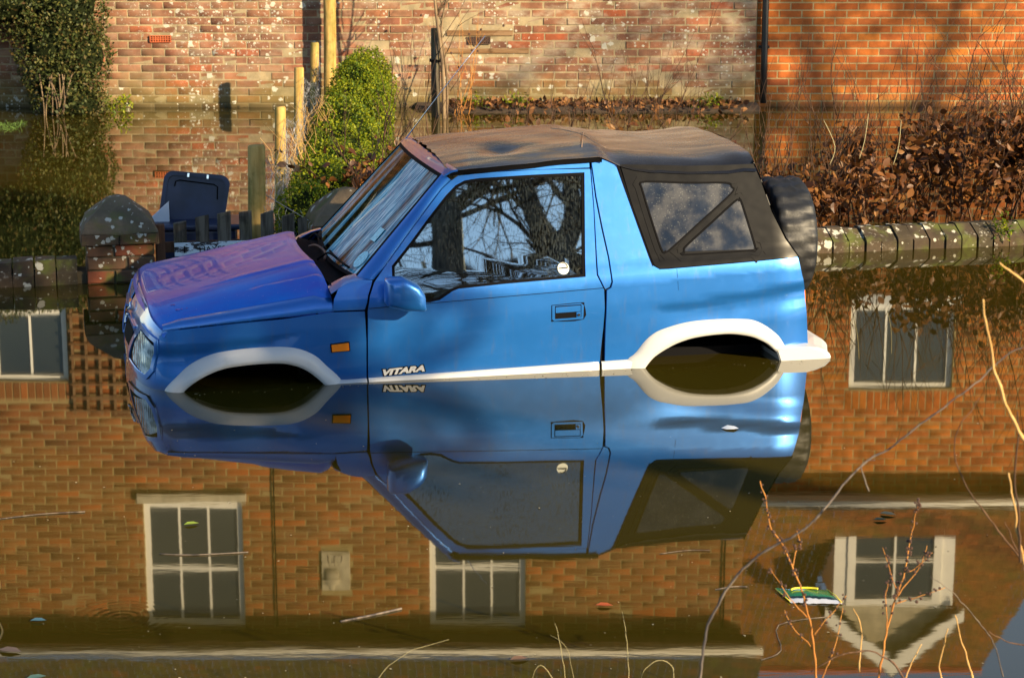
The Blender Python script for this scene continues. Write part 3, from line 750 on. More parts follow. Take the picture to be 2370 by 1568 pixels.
def leaf_objects(C, s, mat, parent):
    global LEAFM
    if not LEAFM:
        for i in range(12):
            g = big_leaf_geo(1, 1.0)[0]; me = bpy.data.meshes.new('leaf'); me.from_pydata([tuple(v) for v in g], [], [(0,1,2,6),(6,2,3,4),(0,6,4,5)]); LEAFM.append(me)
    for c, q in zip(C, s):
        me = random.choice(LEAFM)
        if not me.materials: me.materials.append(mat)
        o = bpy.data.objects.new('leaf', me); COL.objects.link(o); o.parent = parent; o.location = c; o.scale = (q, q, q)
        o.rotation_euler = (random.uniform(0, 6.3), random.uniform(0, 6.3), random.uniform(0, 6.3))
def twig_tree(V0, F0, p, d, L, r, depth, tips, spread=.5, k=4, grav=0.0, nb=(2, 3)):
    """one wandering stem with side shoots; returns tips and stations for leaves"""
    n = max(3, int(L/.09)); pts = [Vector(p)]; d = Vector(d).normalized()
    for i in range(n):
        d = (d + Vector((random.uniform(-.16,.16), random.uniform(-.16,.16), random.uniform(-.1,.12)+grav))).normalized(); pts.append(pts[-1] + d*L/n)
    tube_np(pts, [r*(1 - .75*i/n) for i in range(n+1)], k, V0, F0)
    tips.extend(pts[1:])
    if depth > 0:
        for _ in range(random.randint(*nb)):
            i = random.randint(max(1, n//4), n); dd = (d + Vector((random.uniform(-1,1), random.uniform(-1,1), random.uniform(-.2,.8)))*spread).normalized()
            twig_tree(V0, F0, pts[i], dd, L*random.uniform(.4,.7), r*.55, depth-1, tips, spread, k, grav, nb)

# ---- fence of round posts with wire netting
fx = [(-1.55, 12.45, .055, .72), (-1.63, 14.5, .040, .72), (-1.79, 17.4, .042, .72), (-1.89, 19.9, .042, .72), (-1.80, 20.62, .062, 1.75)]
fe = tag(empty('post_and_wire_fence', (-1.7, 12.45, 0)), 'row of round timber posts with sagging wire netting running back to the old wall', 'fence')
for (x, y, r, zt) in fx:
    pts = [(x+1.7 + .01*math.sin(z*5+x), y-12.45, z) for z in (-.7, 0, zt*.5, zt-.012, zt)]
    tube('post', pts, [r*1.03, r*1.02, r, r*.98, r*.86], M_POST, fe, k=14)
V0, F0 = [], []
for (a, b) in zip(fx, fx[1:4]):
    ax, ay, bx2, by = a[0]+a[2]+1.7, a[1]-12.45, b[0]+b[2]+1.7, b[1]-12.45
    n = 26
    for i in range(n+1):
        t = i/n; pts = []
        for j in range(19):
            u = j/18; tt = min(1, max(0, t + (.5/n if (j//1) % 2 else -.5/n)))
            sag = .16*math.sin(math.pi*tt)*(1-u*.3); z = .62*(1-u)*(1) - sag + .02
            bulge = .06*math.sin(math.pi*tt)*(noise.noise(Vector((tt*6+a[0]*9, u*3, 1)))+.6)
            pts.append((ax+(bx2-ax)*tt + bulge + .012*math.sin(j*2.1+i), ay+(by-ay)*tt, z))
        tube_np(pts, .0013, 3, V0, F0)
    tube_np([(ax+(bx2-ax)*t/8, ay+(by-ay)*t/8, .64 - .16*math.sin(math.pi*t/8)) for t in range(9)], .002, 3, V0, F0)
x2, y2 = lwpt(1.36)
tube_np(smooth_path([(fx[0][0]+.05+1.7, 0, .42), (.42, -.1, .31), (x2+1.7, y2-12.45+.1, .26)]), .0025, 3, V0, F0)
for i in range(12):
    t = i/12; tube_np([(.2+.55*t+.01*math.sin(j*2+i), -.05, .36-.07*t-.03*j) for j in range(9)], .0013, 3, V0, F0)
from_np('wire_netting', [tuple(v) for v in V0], F0, M_WIRE, fe)
tag(fe.children[-1], kind='stuff')

# ---- clipped evergreen hedge
hd = tag(empty('box_hedge', (-1.3, 13.2, 0)), 'lumpy clipped yellow-green hedge beside the wire fence', 'hedge')
lumps = [(-1.30,13.05,.10,.21,.26,.31),(-1.14,13.45,.10,.15,.24,.33),(-1.27,14.05,.12,.25,.26,.31),(-1.30,14.95,.12,.27,.24,.31),
         (-1.33,15.75,.12,.27,.26,.34),(-1.36,16.6,.14,.28,.30,.42),(-1.12,16.2,.10,.12,.35,.30),(-1.38,17.6,.16,.25,.30,.44),(-1.38,18.7,.26,.26,.50,.44),(-1.34,19.3,.26,.26,.40,.45),(-1.18,18.2,.18,.13,.8,.38)]
def lump_pts(lumps, n, depth=.06, zmin=-.03):
    out = []
    ar = np.array([l[3]*l[4]+l[4]*l[5]+l[3]*l[5] for l in lumps]); pick = rng.choice(len(lumps), n, p=ar/ar.sum())
    L = np.array(lumps)[pick]; d = rng.normal(size=(n, 3)); d /= np.linalg.norm(d, axis=1, keepdims=True)
    e = np.sign(d)*np.abs(d)**.92                      # squarer lumps
    nn = np.array([noise.noise(Vector((float(a[0])*2.2+float(l[0])*9, float(a[1])*2.2+float(l[1])*3, float(a[2])*2.2))) for a, l in zip(d, L)])
    nf = np.array([noise.noise(Vector((float(a[0])*8+float(l[1])*9, float(a[1])*8, float(a[2])*8))) for a, l in zip(d, L)])
    sc = 1 + nn*.15 + nf*.12 - np.abs(rng.normal(size=n))*depth
    P = L[:, :3] + e*L[:, 3:6]*sc[:, None]
    return P[P[:, 2] > zmin], d[P[:, 2] > zmin]
P, D = lump_pts(lumps, 70000, .05)
o0 = np.array([-1.3, 13.2, 0])
ins = np.zeros(len(P), bool)
for l in lumps:      # drop leaves buried inside a neighbouring dome
    ins |= (((P - np.array(l[:3]))/np.array(l[3:6]))**2).sum(1) < .72
P = P[~ins]
leaf_cloud('foliage', P - o0, rng.uniform(.016, .030, len(P)), M_BOX, hd, asp=.6)
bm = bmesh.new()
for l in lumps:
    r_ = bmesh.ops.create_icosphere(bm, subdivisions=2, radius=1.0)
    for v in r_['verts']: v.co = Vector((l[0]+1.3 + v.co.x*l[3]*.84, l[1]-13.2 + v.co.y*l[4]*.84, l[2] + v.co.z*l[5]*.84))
from_bm('foliage_core', bm, simple('dark_hedge_core', (.008,.014,.003), .9, spec=.05), hd)  # solid lumps, near-black to stand in for shade between the leaves
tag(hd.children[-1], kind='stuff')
V0, F0 = [], []
for i in range(60):
    y = random.choice([14.4, 14.7, 16.3, 16.5]) + random.uniform(-.15, .15); p = Vector((-1.62+1.3+random.uniform(-.05,.25), y-13.2, .28 + random.uniform(-.1,.1)))
    tube_np([p, p+Vector((random.uniform(-.08,.05), random.uniform(-.05,.05), .12)), p+Vector((random.uniform(-.12,.08), random.uniform(-.08,.08), .22))], [.003,.002,.001], 3, V0, F0)
tag(from_np('bare_shoots', [tuple(v) for v in V0], F0, M_CANE, hd), kind='stuff')

# ---- shrub on the old wall, top left
sh = tag(empty('wall_shrub', (-4.5, 20.3, 0)), 'dark small-leaved evergreen shrub growing up the old wall', 'shrub')
L2 = [(-4.9,20.35,1.25,.75,.40,.55),(-4.35,20.35,1.15,.45,.36,.60),(-4.45,20.35,.65,.42,.34,.50),(-4.4,20.3,.30,.36,.28,.36),(-4.28,20.3,.10,.34,.28,.22),(-4.2,20.35,.55,.30,.3,.35),(-5.3,20.4,1.6,.8,.4,.5),(-4.5,20.4,1.65,.6,.35,.35)]
P, D = lump_pts(L2, 30000, .10, .0); P = P[P[:, 1] < 20.76]
leaf_cloud('foliage', P - np.array([-4.5, 20.3, 0]), rng.uniform(.028, .050, len(P)), M_SHRUB, sh, asp=.55)
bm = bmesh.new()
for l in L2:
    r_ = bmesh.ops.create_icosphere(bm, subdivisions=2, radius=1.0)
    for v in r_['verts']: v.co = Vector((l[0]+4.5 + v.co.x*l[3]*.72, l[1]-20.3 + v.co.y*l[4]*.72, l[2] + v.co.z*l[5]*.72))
from_bm('foliage_core', bm, simple('dark_shrub_core', (.010,.014,.005), .95, spec=.05), sh)  # solid filling whose dark colour stands for the shrub's inner shade
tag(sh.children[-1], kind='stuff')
V0, F0 = [], []
for i in range(9):
    x = random.uniform(-.1, .35); tube_np(smooth_path([(x*.5, -.2, -.1), (x*.8+random.uniform(-.05,.05), -.24, .12), (x+random.uniform(-.15,.15), -.22, .40)]), [.007]*9, 4, V0, F0)
from_np('stem', [tuple(v) for v in V0], F0, M_BARK, sh, smooth=True)
P = np.stack([rng.uniform(-4.0, -3.75, 160), rng.uniform(20.2, 20.6, 160), rng.uniform(0, .16, 160)], 1)
gp = tag(empty('green_seedling', (-3.9, 20.4, 0)), 'small bright green plant at the water line beside the dark shrub', 'plant')
leaf_cloud('foliage', P - np.array([-3.9, 20.4, 0]), .05, M_BOX, gp, asp=.4)
P = np.stack([rng.uniform(-5.6, -4.55, 1500), rng.uniform(18.9, 19.5, 1500), rng.uniform(-.01, .0, 1500)], 1)
gr = leaf_cloud('grass', P, rng.uniform(.03, .07, 1500), M_GRASS, None, up=(0,1,0), bias=.3, asp=.10)

# ---- brown beech hedge behind the low wall
def hz(x):   # leafy height of the hedge along its length
    t = [(-1.15,.38),(-.9,.66),(-.55,.64),(-.3,.42),(0,.55),(.35,.74),(.9,.70),(1.3,.60),(1.7,.42),(2.0,.50),(2.3,.60),(2.7,.72),(3.1,.80),(3.6,.78),(4.2,.86),(5.4,.86)]
    for (a, b), (c, d) in zip(t, t[1:]):
        if x <= c: return b + (d-b)*max(0,(x-a))/(c-a)
    return .8
def hedge(label, x0, x1, dens, nobj):
    x0_, y0_ = x0, 13.0; rt = tag(empty('beech_hedge', (x0, 13.2, 0)), label, 'hedge')
    V0, F0, tips = [], [], []
    x = x0
    while x < x1:
        yc = 12.45 + .22*(x+2.05) + .42
        h = hz(x); tp = []
        twig_tree(V0, F0, (x - x0, yc - 13.2 + random.uniform(-.18,.22), -.15), (random.uniform(-.3,.3), random.uniform(-.2,.2), 1), (h+.15)*random.uniform(.8, 1.25), random.uniform(.005,.010), 2, tp, .55, 3, nb=(2,4))
        tips += [(q, h) for q in tp]; x += .055/dens
    from_np('branches', [tuple(v) for v in V0], F0, M_TWIG, rt); tag(rt.children[-1], kind='stuff')
    C = []
    for q, h in tips:
        if q.z < .02 or q.z > h*1.02: continue
        for _ in range(3 if q.z < h*.8 else 1):
            if random.random() < .88*min(1.0, (h*1.1-q.z)/.25): C.append((q.x+random.uniform(-.06,.06), q.y+random.uniform(-.06,.06), q.z+random.uniform(-.05,.04)))
    C = np.array(C); C = C[C[:, 2] > .0]
    idx = np.argsort(C[:, 1] - .3*C[:, 2]); front = idx[:nobj*2:2]; rest = np.setdiff1d(idx, front)
    leaf_objects([tuple(C[i]) for i in front], [random.uniform(.05,.08) for _ in front], M_BEECH, rt)
    big_leaves('foliage', C[rest], rng.uniform(.045, .078, len(rest)), M_BEECH, rt)
    return len(C)
n1 = hedge('dense brown dead-leaved beech hedge behind the sunlit coping, right of the spare wheel', 1.75, 5.6, 1.7, 300)
n2 = hedge('sparse straggling brown beech twigs seen over the black soft top', -.2, 1.7, .75, 60)
n3 = hedge('small clump of brown beech leaves between the green hedge and the windscreen', -1.05, -.35, 1.3, 40)
# tall bare shoots above the hedge
V0, F0 = [], []
for i in range(150):
    x = random.uniform(1.6, 5.2) if i < 110 else random.uniform(-.3, 1.6); y = 12.9 + .22*(x+2.05) + random.uniform(-.2,.3) - 13.0
    tp = []; twig_tree(V0, F0, (x-1.6, y, .3), (random.uniform(-.35,.35), random.uniform(-.2,.2), 1), random.uniform(.3,.85)*(1 if x > 1.6 else .8), .0042, 1, tp, .5, 3, nb=(1,3))
bs = tag(from_np('bare_shoots', [tuple(v) for v in V0], F0, M_TWIG, loc=(1.6, 13.0, 0)), 'thin bare purplish shoots standing above the brown hedge', 'twigs', kind='stuff')
for (x, z, lab) in ((2.05,.60,'pale yellow-green shoot at the left end of the dense hedge, leaning left'), (2.24,.64,'taller pale yellow-green shoot between two others over the dense hedge'), (2.46,.60,'pale yellow-green shoot over the dense hedge, rightmost of three')):
    tag(tube('shoot', smooth_path([(x, 13.3, z-.12), (x+.03, 13.3, z), (x+random.uniform(-.05,.06), 13.3, z+.17)]), [.0028]*8+[.0015], M_STRAW, k=4), lab, 'twig', 'yellow-green shoots over the brown hedge')

# ---- staked sapling and wall plants
sp = tag(empty('sapling', (-.70, 19.9, 0)), 'bare pale-barked sapling tied to its stake against the old wall', 'tree')
V0, F0, tp = [], [], []
tube_np(smooth_path([(.05, 0, -.2), (.045, -.05, .3), (.03, -.03, .6), (-.01, 0, .9), (-.04, 0, 1.3), (-.02, 0, 1.9)]), [.022-.0006*i for i in range(21)], 6, V0, F0)
tube_np(smooth_path([(.07, .02, -.2), (.08, .0, .3), (.06, .0, .55), (.03, 0, .85), (.10, 0, 1.3), (.15, 0, 1.8)]), [.014-.0004*i for i in range(21)], 5, V0, F0)
for i in range(10): twig_tree(V0, F0, (random.uniform(-.03,.06), 0, random.uniform(.5, 1.3)), (random.choice((-.5,.6)), random.uniform(-.2,.2), 1), random.uniform(.3,.8), .006, 1, tp, .4, 3)
from_np('trunk', [tuple(v) for v in V0], F0, M_BARK, sp, smooth=True)
stk = tag(tube('stake', [(-.735, 19.98, z) for z in (-.3, .3, .84, .85)], [.044,.044,.043,.036], M_PICKET, k=12), 'dark round tree stake standing beside the pale sapling', 'stake')
tag(tube('rubber_tie', [(-.735+.05*math.cos(a), 19.96+.06*math.sin(a), .545+.01*math.sin(a*3)) for a in np.linspace(0, 6.3, 14)], .008, M_BLACK, stk))
wp = tag(empty('rose_stems', (-.45, 20.3, 0)), 'thin reddish bare stems with dried hips beside the sapling', 'plant')
V0, F0, tp = [], [], []
for i in range(7): twig_tree(V0, F0, (random.uniform(-.15,.1), random.uniform(-.1,.1), -.05), (random.uniform(-.1,.7), 0, 1.2), random.uniform(.7,1.1), .006, 1, tp, .5, 4, nb=(1,2))
from_np('stem', [tuple(v) for v in V0], F0, M_RTWIG, wp, smooth=True)
bm = bmesh.new()
for q in random.sample(tp, 16): bmesh.ops.create_icosphere(bm, subdivisions=1, radius=.014, matrix=Matrix.Translation(q))
tag(from_bm('rose_hips', bm, M_IRON, wp), kind='stuff')
wq = tag(empty('branching_twig', (1.2, 20.45, 0)), 'bare forked twig leaning against the old wall right of centre', 'plant')
V0, F0, tp = [], [], []
for i in range(6): twig_tree(V0, F0, (random.uniform(-.1,.3), 0, .0), (random.uniform(-.1,.7), 0, 1), random.uniform(.3,.55), .005, 2, tp, .6, 3)
from_np('stem', [tuple(v) for v in V0], F0, M_TWIG, wq)
n = 900; P = np.stack([rng.uniform(-.6, 2.3, n), 20.78 - np.abs(rng.normal(size=n))*.25, rng.uniform(.045, .075, n)], 1)
big_leaves('leaf_litter', P, rng.uniform(.04,.08,n), M_LITTER, None)
for (x, lab) in ((-.38, 'low green weed at the wall foot beside the rose stems'), (.05, 'tiny green weed on the soil strip right of the rose stems'), (1.95, 'small green weed at the right end of the soil strip')):
    w = tag(empty('weed', (x, 20.5, .05)), lab, 'plant')
    leaf_cloud('foliage', np.stack([rng.normal(0,.07,140), rng.normal(0,.05,140), np.abs(rng.normal(0,.06,140))], 1), .045, M_BOX, w, asp=.35)
fw = tag(empty('coping_weed', (*lwpt(5.72, .04), .12)), 'little green plant rooted between the sunlit copings', 'plant')
leaf_cloud('foliage', np.stack([rng.normal(0,.035,120), rng.normal(-.03,.03,120), rng.normal(0,.045,120)], 1), .035, M_BOX, fw, asp=.4)

# ---- foreground stems on the camera's side
STEMS = [
    ('long bramble', 4.6, [(0.444, 0.483), (0.448, 0.543), (0.462, 0.618), (0.5, 0.704), (0.549, 0.778), (0.608, 0.826), (0.667, 0.863), (0.716, 0.915), (0.774, 0.978), (0.822, 1.019), (0.871, 1.045), (0.938, 1.107), (1.005, 1.163), (1.071, 1.214), (1.128, 1.265), (1.171, 1.289), (1.214, 1.306)]),
    ('spur', 4.6, [(0.837, 1.028), (0.81, 1.021), (0.805, 1.004), (0.822, 0.957)]),
    ('pale cane', 4.2, [(0.972, 1.489), (0.986, 1.425), (1.004, 1.342), (1.02, 1.295), (1.045, 1.239), (1.085, 1.174), (1.145, 1.088)]),
    ('pale cane top right', 4.3, [(1.023, 1.548), (1.054, 1.524), (1.092, 1.496), (1.149, 1.459)]),
    ('dark upright', 4.4, [(1.111, 1.191), (1.117, 1.137), (1.114, 1.038), (1.125, 0.948), (1.134, 0.847)]),
    ('orange cane', 4.4, [(1.095, 1.058), (1.107, 0.998), (1.119, 0.948), (1.127, 0.908), (1.145, 0.837), (1.167, 0.745)]),
    ('dark arching', 4.5, [(1.05, 1.199), (1.023, 1.159), (0.998, 1.109), (1.004, 1.048), (1.031, 0.987), (1.084, 0.916), (1.137, 0.849), (1.2, 0.771)]),
    ('dark short', 4.5, [(1.122, 0.906), (1.141, 0.864), (1.163, 0.823), (1.184, 0.792)]),
    ('weed A', 5.2, [(0.65, 0.789), (0.667, 0.736), (0.677, 0.674), (0.706, 0.631), (0.724, 0.594), (0.743, 0.551), (0.765, 0.499), (0.777, 0.455), (0.789, 0.411), (0.8, 0.344), (0.812, 0.247), (0.816, 0.217)]),
    ('weed A side', 5.2, [(0.741, 0.558), (0.752, 0.602), (0.76, 0.616), (0.75, 0.656)]),
    ('weed A left', 5.2, [(0.679, 0.558), (0.72, 0.496), (0.753, 0.452), (0.782, 0.422)]),
    ('weed A right', 5.2, [(0.799, 0.378), (0.817, 0.407), (0.844, 0.44), (0.881, 0.488)]),
    ('weed A low right', 5.2, [(0.826, 0.243), (0.849, 0.307), (0.864, 0.359), (0.879, 0.44)]),
    ('weed A twig dark', 5.2, [(0.72, 0.444), (0.741, 0.4), (0.777, 0.359), (0.799, 0.333)]),
    ('weed B', 5.3, [(0.993, 0.191), (1.005, 0.26), (1.019, 0.343), (1.037, 0.426), (1.059, 0.508), (1.066, 0.583), (1.076, 0.679), (1.078, 0.712)]),
    ('weed B r', 5.3, [(1.04, 0.437), (1.071, 0.475), (1.101, 0.516), (1.116, 0.579)]),
    ('weed B r2', 5.3, [(1.062, 0.508), (1.09, 0.523), (1.127, 0.568)]),
    ('weed B l', 5.3, [(1.04, 0.449), (1.02, 0.508), (0.992, 0.583)]),
    ('weed B l2', 5.3, [(1.016, 0.343), (1.011, 0.419), (1.014, 0.475)]),
    ('weed B r3', 5.3, [(1.038, 0.415), (1.09, 0.434), (1.17, 0.464)]),
    ('dead stem C', 5.3, [(0.923, 0.404), (0.944, 0.362), (0.944, 0.305), (0.943, 0.229)]),
    ('D', 5.1, [(1.152, 0.463), (1.174, 0.39), (1.194, 0.335), (1.211, 0.28)]),
    ('E', 5.1, [(1.135, 0.427), (1.127, 0.368), (1.119, 0.317), (1.128, 0.28)]),
    ('F', 5.1, [(1.068, 0.383), (1.049, 0.346), (1.027, 0.288)]),
    ('G arch', 5.2, [(0.797, 0.27), (0.832, 0.292), (0.866, 0.314), (0.946, 0.322), (0.985, 0.307), (1.025, 0.281), (1.052, 0.232)]),
    ('H', 5.0, [(1.056, 0.61), (1.086, 0.592), (1.139, 0.543), (1.2, 0.468), (1.236, 0.418), (1.264, 0.328)]),
    ('I', 4.9, [(1.193, 0.494), (1.227, 0.471), (1.261, 0.459), (1.294, 0.457)]),
    ('grass1', 5.6, [(0.124, 0.253), (0.142, 0.174), (0.155, 0.068)]),
    ('grass2', 5.6, [(0.111, 0.22), (0.155, 0.187), (0.18, 0.068)]),
    ('grass3', 5.6, [(0.315, 0.285), (0.328, 0.2), (0.336, 0.068)]),
    ('grass4', 5.6, [(0.466, 0.068), (0.459, 0.121), (0.415, 0.141), (0.379, 0.115), (0.367, 0.075)]),
    ('grass5', 5.6, [(-0.392, 0.068), (-0.354, 0.121), (-0.279, 0.174), (-0.179, 0.2)]),
    ('grass6', 5.6, [(0.05, 0.075), (0.081, 0.137), (0.131, 0.068)]),
    ('left1', 5.0, [(-1.322, 0.595), (-1.296, 0.583), (-1.317, 0.681)]),
    ('left2', 5.0, [(-1.333, 0.408), (-1.305, 0.443), (-1.307, 0.478)]),
]
INFO = {
 'long bramble': ('bramble_stem', 'long grey bramble stem arching across the lower right', 'twig', M_GREYTWIG, .0050, 0),
 'spur': None, 'pale cane': ('cane', 'pale sunlit cane leaning at the right edge above the bramble stem', 'twig', M_CANE, .0060, 0),
 'pale cane top right': ('cane', 'short pale cane end at the right edge below the coping', 'twig', M_CANE, .0052, 0),
 'dark upright': ('twig', 'dark upright stem at the right edge behind the pale cane', 'twig', M_TWIG, .0045, 0),
 'orange cane': ('cane', 'knobbly orange cane low at the right edge', 'twig', M_CANE, .0052, 0),
 'dark arching': ('twig', 'thin purplish twig arching down to the right edge', 'twig', M_TWIG, .0032, 0),
 'dark short': ('twig', 'short dark twig below the orange cane', 'twig', M_TWIG, .003, 0),
 'weed A': ('dock_stem', 'tall reddish seed stem standing in front of the green packet', 'plant', M_RTWIG, .0048, 26),
 'weed B': ('dock_stem', 'tall reddish seed stem in front of the dormer window reflection', 'plant', M_RTWIG, .0046, 34),
 'dead stem C': ('dead_stem', 'pale kinked dead stem between the two seed stems', 'plant', M_CANE, .0034, 0),
 'D': ('dead_stem', 'straight orange stem at the lower right, taller of the two by the corner', 'plant', M_CANE, .0042, 0),
 'E': ('dead_stem', 'short orange stem left of the straight one at the lower right', 'plant', M_CANE, .0036, 0),
 'F': ('dead_stem', 'pale bent straw stem leaning right of the second seed stem', 'plant', M_CANE, .0034, 0),
 'G arch': ('bramble_stem', 'dark thorny bramble arch between the two seed stems', 'twig', M_TWIG, .0046, 0),
 'H': ('twig', 'thin grey twig falling to the bottom right corner', 'twig', M_GREYTWIG, .0028, 0),
 'I': ('twig', 'dark curved twig at the bottom right corner', 'twig', M_TWIG, .0034, 0),
 'grass1': ('grass_stalk', 'forked dry grass stalk at the bottom, left of the lone tall one', 'grass', M_STRAW, .0016, 0),
 'grass3': ('grass_stalk', 'lone tall dry grass stalk at the bottom right of centre', 'grass', M_STRAW, .0016, 0),
 'grass4': ('grass_stalk', 'hooped dry grass stalk at the bottom, right of the lone tall one', 'grass', M_STRAW, .0016, 0),
 'grass5': ('grass_stalk', 'long pale dry grass stalk bending right at the bottom centre', 'grass', M_STRAW, .0016, 0),
 'grass6': ('grass_stalk', 'small bent dry grass stalk below the forked one', 'grass', M_STRAW, .0016, 0),
 'left1': ('cane', 'pale cane tip poking in at the left edge, upper one', 'twig', M_CANE, .004, 0),
 'left2': ('cane', 'pale cane tip poking in at the left edge, lower one', 'twig', M_CANE, .004, 0)}
cur = None
for name, Y, pts in STEMS:
    side = INFO.get(name, None); kk = 0
    path = smooth_path([(x, Y + .05*noise.noise(Vector((x*4, z*4, len(name)))), z) for x, z in pts], 5)
    if side:
        r = side[4]; base = path[0].copy() if path[0].z < path[-1].z else path[-1].copy()
        cur = tag(empty(side[0], base), side[1], side[2]); cur['_r'] = r; mat = side[3]
    rr_ = cur['_r'] if side else cur['_r']*.55
    path = [q + Vector((noise.noise(q*38), 0, noise.noise(q*38+Vector((3,1,0)))))*.0035 for q in path]
    n = len(path); lo = path[0].z < path[-1].z
    rad = [.66*rr_*(1 - .6*(i/n if lo else 1-i/n))*(1+.35*max(0, math.sin(i*1.9))**6) for i in range(n)]
    base = cur.location
    V0, F0 = [], []; tube_np([p-base for p in path], rad, 6, V0, F0)
    from_np('stem' if side else 'side_shoot', [tuple(v) for v in V0], F0, mat, cur, smooth=True)
    nseed = (side[5]*2 if side else (10 if name.startswith('weed') else 0))
    if nseed:
        bm = bmesh.new()
        for _ in range(nseed):
            q = random.choice(path[n//3:] if lo else path[:2*n//3]) - base + Vector((random.gauss(0,.004), random.gauss(0,.004), random.gauss(0,.006)))
            bmesh.ops.create_icosphere(bm, subdivisions=1, radius=random.uniform(.0028,.0052), matrix=Matrix.Translation(q))
        tag(from_bm('seed_heads', bm, M_IRON, cur), kind='stuff')
for o in bpy.data.objects:
    if '_r' in o: del o['_r']
# tangle at the foot of the stems
V0, F0 = [], []
for i in range(40):
    tp = []; twig_tree(V0, F0, (random.uniform(.72, 1.2), random.uniform(4.9, 5.3), random.uniform(-.04,.10)), (random.uniform(-1,1), random.uniform(-.5,.5), random.uniform(-.1,.4)), random.uniform(.06,.22), .0018, 1, tp, .8, 3)
tag(from_np('dead_stalk_tangle', [tuple(v) for v in V0], F0, M_TWIG), 'tangle of dead broken stalks at the bottom right', 'twigs', kind='stuff')

# ---- things floating on the water
pk = tag(empty('snack_packet', (.985, 6.50, 0), R(-4)), 'empty green crisp packet floating beside the reddish seed stem', 'packet')
bm = bmesh.new(); n = 14; m_ = 8; g = []
for j in range(m_+1):
    row = []
    for i in range(n+1):
        x = -.085 + .17*i/n; y = -.055 + .13*j/m_; puff = math.sin(math.pi*i/n)**.4*math.sin(math.pi*j/m_)**.6
        row.append(bm.verts.new((x + (y*-.35), y, .003 + .013*puff + .004*noise.noise(Vector((x*60, y*60, 0))))))
    g.append(row)
for j in range(m_):
    for i in range(n): bm.faces.new((g[j][i], g[j][i+1], g[j+1][i+1], g[j+1][i]))
M = Mat('green_foil_print', (.01,.16,.04), .22, .35, .6); p = M.obj(); sx = M.n('SeparateXYZ', None, Vector=p).outputs
sil = M.math('LESS_THAN', M.math('ADD', sx[1], M.math('MULTIPLY', M.noise(p, 40, 3), .02)), -.022)
blk = M.math('LESS_THAN', M.math('ADD', sx[1], M.math('MULTIPLY', M.noise(p, 50, 3), .03)), .0)
c = M.mix(blk, (.01,.18,.045), (.004,.02,.008)); M.set(**{'Base Color': M.mix(sil, c, (.6,.62,.66))})
from_bm('wrapper', bm, M.m, pk, smooth=True)
V0, F0 = [], []
tube_np(smooth_path([(-.06,.030,.017),(-.05,.042,.018),(-.02,.050,.018),(.01,.050,.018),(.03,.044,.018)]), [.004]*17, 4, V0, F0)
tube_np([(-.09-.02,.07,.006),(-.068,-.05,.006)], .0018, 4, V0, F0); tube_np([(.06,.07,.008),(.085,.01,.008),(.10,-.05,.006)], .0018, 4, V0, F0)
from_np('printed_band', [tuple(v) for v in V0], F0, simple('yellow_print', (.65,.55,.03), .4), pk)
# loose floating pieces
def flo(px, py): return None
n = 260; P = np.stack([rng.uniform(-2.6, 2.6, n), 5.6 + 5.5*rng.random(n)**1.6, np.full(n, .001)], 1)
keep = ~((P[:, 1] > 8.8)); P = P[keep]; t_ = rng.uniform(-.7, 2.5, 90)[:, None]; Q = np.array([[-0.865, 9.409, .001]]) + t_*np.array([[.9767, .2147, 0]]) + np.abs(rng.normal(0, .03, (90, 1)))*np.array([[.2147, -.9767, 0]]) + np.array([[.008, -.036, 0]]); P = np.vstack([P, Q]); n = len(P)
leaf_cloud('floating_specks', P, rng.uniform(.004, .013, n), simple('speck', (.32,.29,.20), .7), None, up=(0,0,1), bias=.85, asp=.6)
FL = [(-1.18, 7.28, .055, (.22,.30,.03), 'green floating leaf in the reflected left sash window'),
      (.30, 6.42, .055, (.34,.07,.015), 'red-brown floating leaf right of centre near the bottom'),
      (1.40, 7.40, .060, (.30,.22,.10), 'pale curled floating leaf on the reflected dormer sill'),
      (1.36, 7.33, .050, (.10,.09,.03), 'dark floating leaf just below the pale curled one'),
      (-1.52, 6.28, .050, (.05,.12,.16), 'dull bluish floating leaf at the lower left'),
      (-1.42, 5.80, .060, (.06,.12,.10), 'greenish floating leaf near the bottom left corner'),
      (-1.55, 6.02, .075, (.10,.07,.05), 'long dark floating leaf under the reflected gutter at the left'),
      (.02, 5.95, .055, (.16,.09,.05), 'curled brown floating leaf at the bottom centre')]
for (x, y, s, c, lab) in FL:
    M = simple('floating_leaf_skin', c, .5)
    g = big_leaf_geo(1, s)[0]; pts = [(-.5*s, 0, .004), (-.2*s, .22*s, .010), (.2*s, .24*s, .009), (.55*s, .02*s, .005), (.2*s, -.22*s, .008), (-.2*s, -.22*s, .009), (0, 0, .003)]
    tag(from_np('floating_leaf', pts, [(0,5,6,1),(6,5,4,3),(1,6,3,2)], M, loc=(x, y, 0)), lab, 'leaf').rotation_euler = (0, 0, random.uniform(-.5,.5))
ST = [([(-1.24,6.95),(-1.12,6.93),(-.93,6.97)], 'thin floating twig with a forked end, left of centre', .004),
      ([(-.55,6.28),(-.45,6.33),(-.36,6.40)], 'thick floating twig below the reflected middle window', .007),
      ([(.76,5.95),(.83,6.02),(.85,6.25),(1.02,6.32)], 'pale hooked reed floating left of the green packet', .0025),
      ([(.68,6.58),(.74,6.60),(.79,6.61)], 'small dark floating stick left of the seed stem', .004),
      ([(.52,6.95),(.62,6.98),(.70,6.99)], 'fine floating straw in the reflected brickwork', .0025),
      ([(-1.9,7.35),(-1.76,7.40),(-1.60,7.44)], 'floating splinter at the corner of the reflected left window', .004)]
for pts, lab, r in ST:
    tag(tube('floating_stick', smooth_path([(x, y + .006*math.sin(i*2.3), .001 + .002*math.sin(i)) for i, (x, y) in enumerate(pts)]), r*.55, M_GREYTWIG, k=5), lab, 'stick')
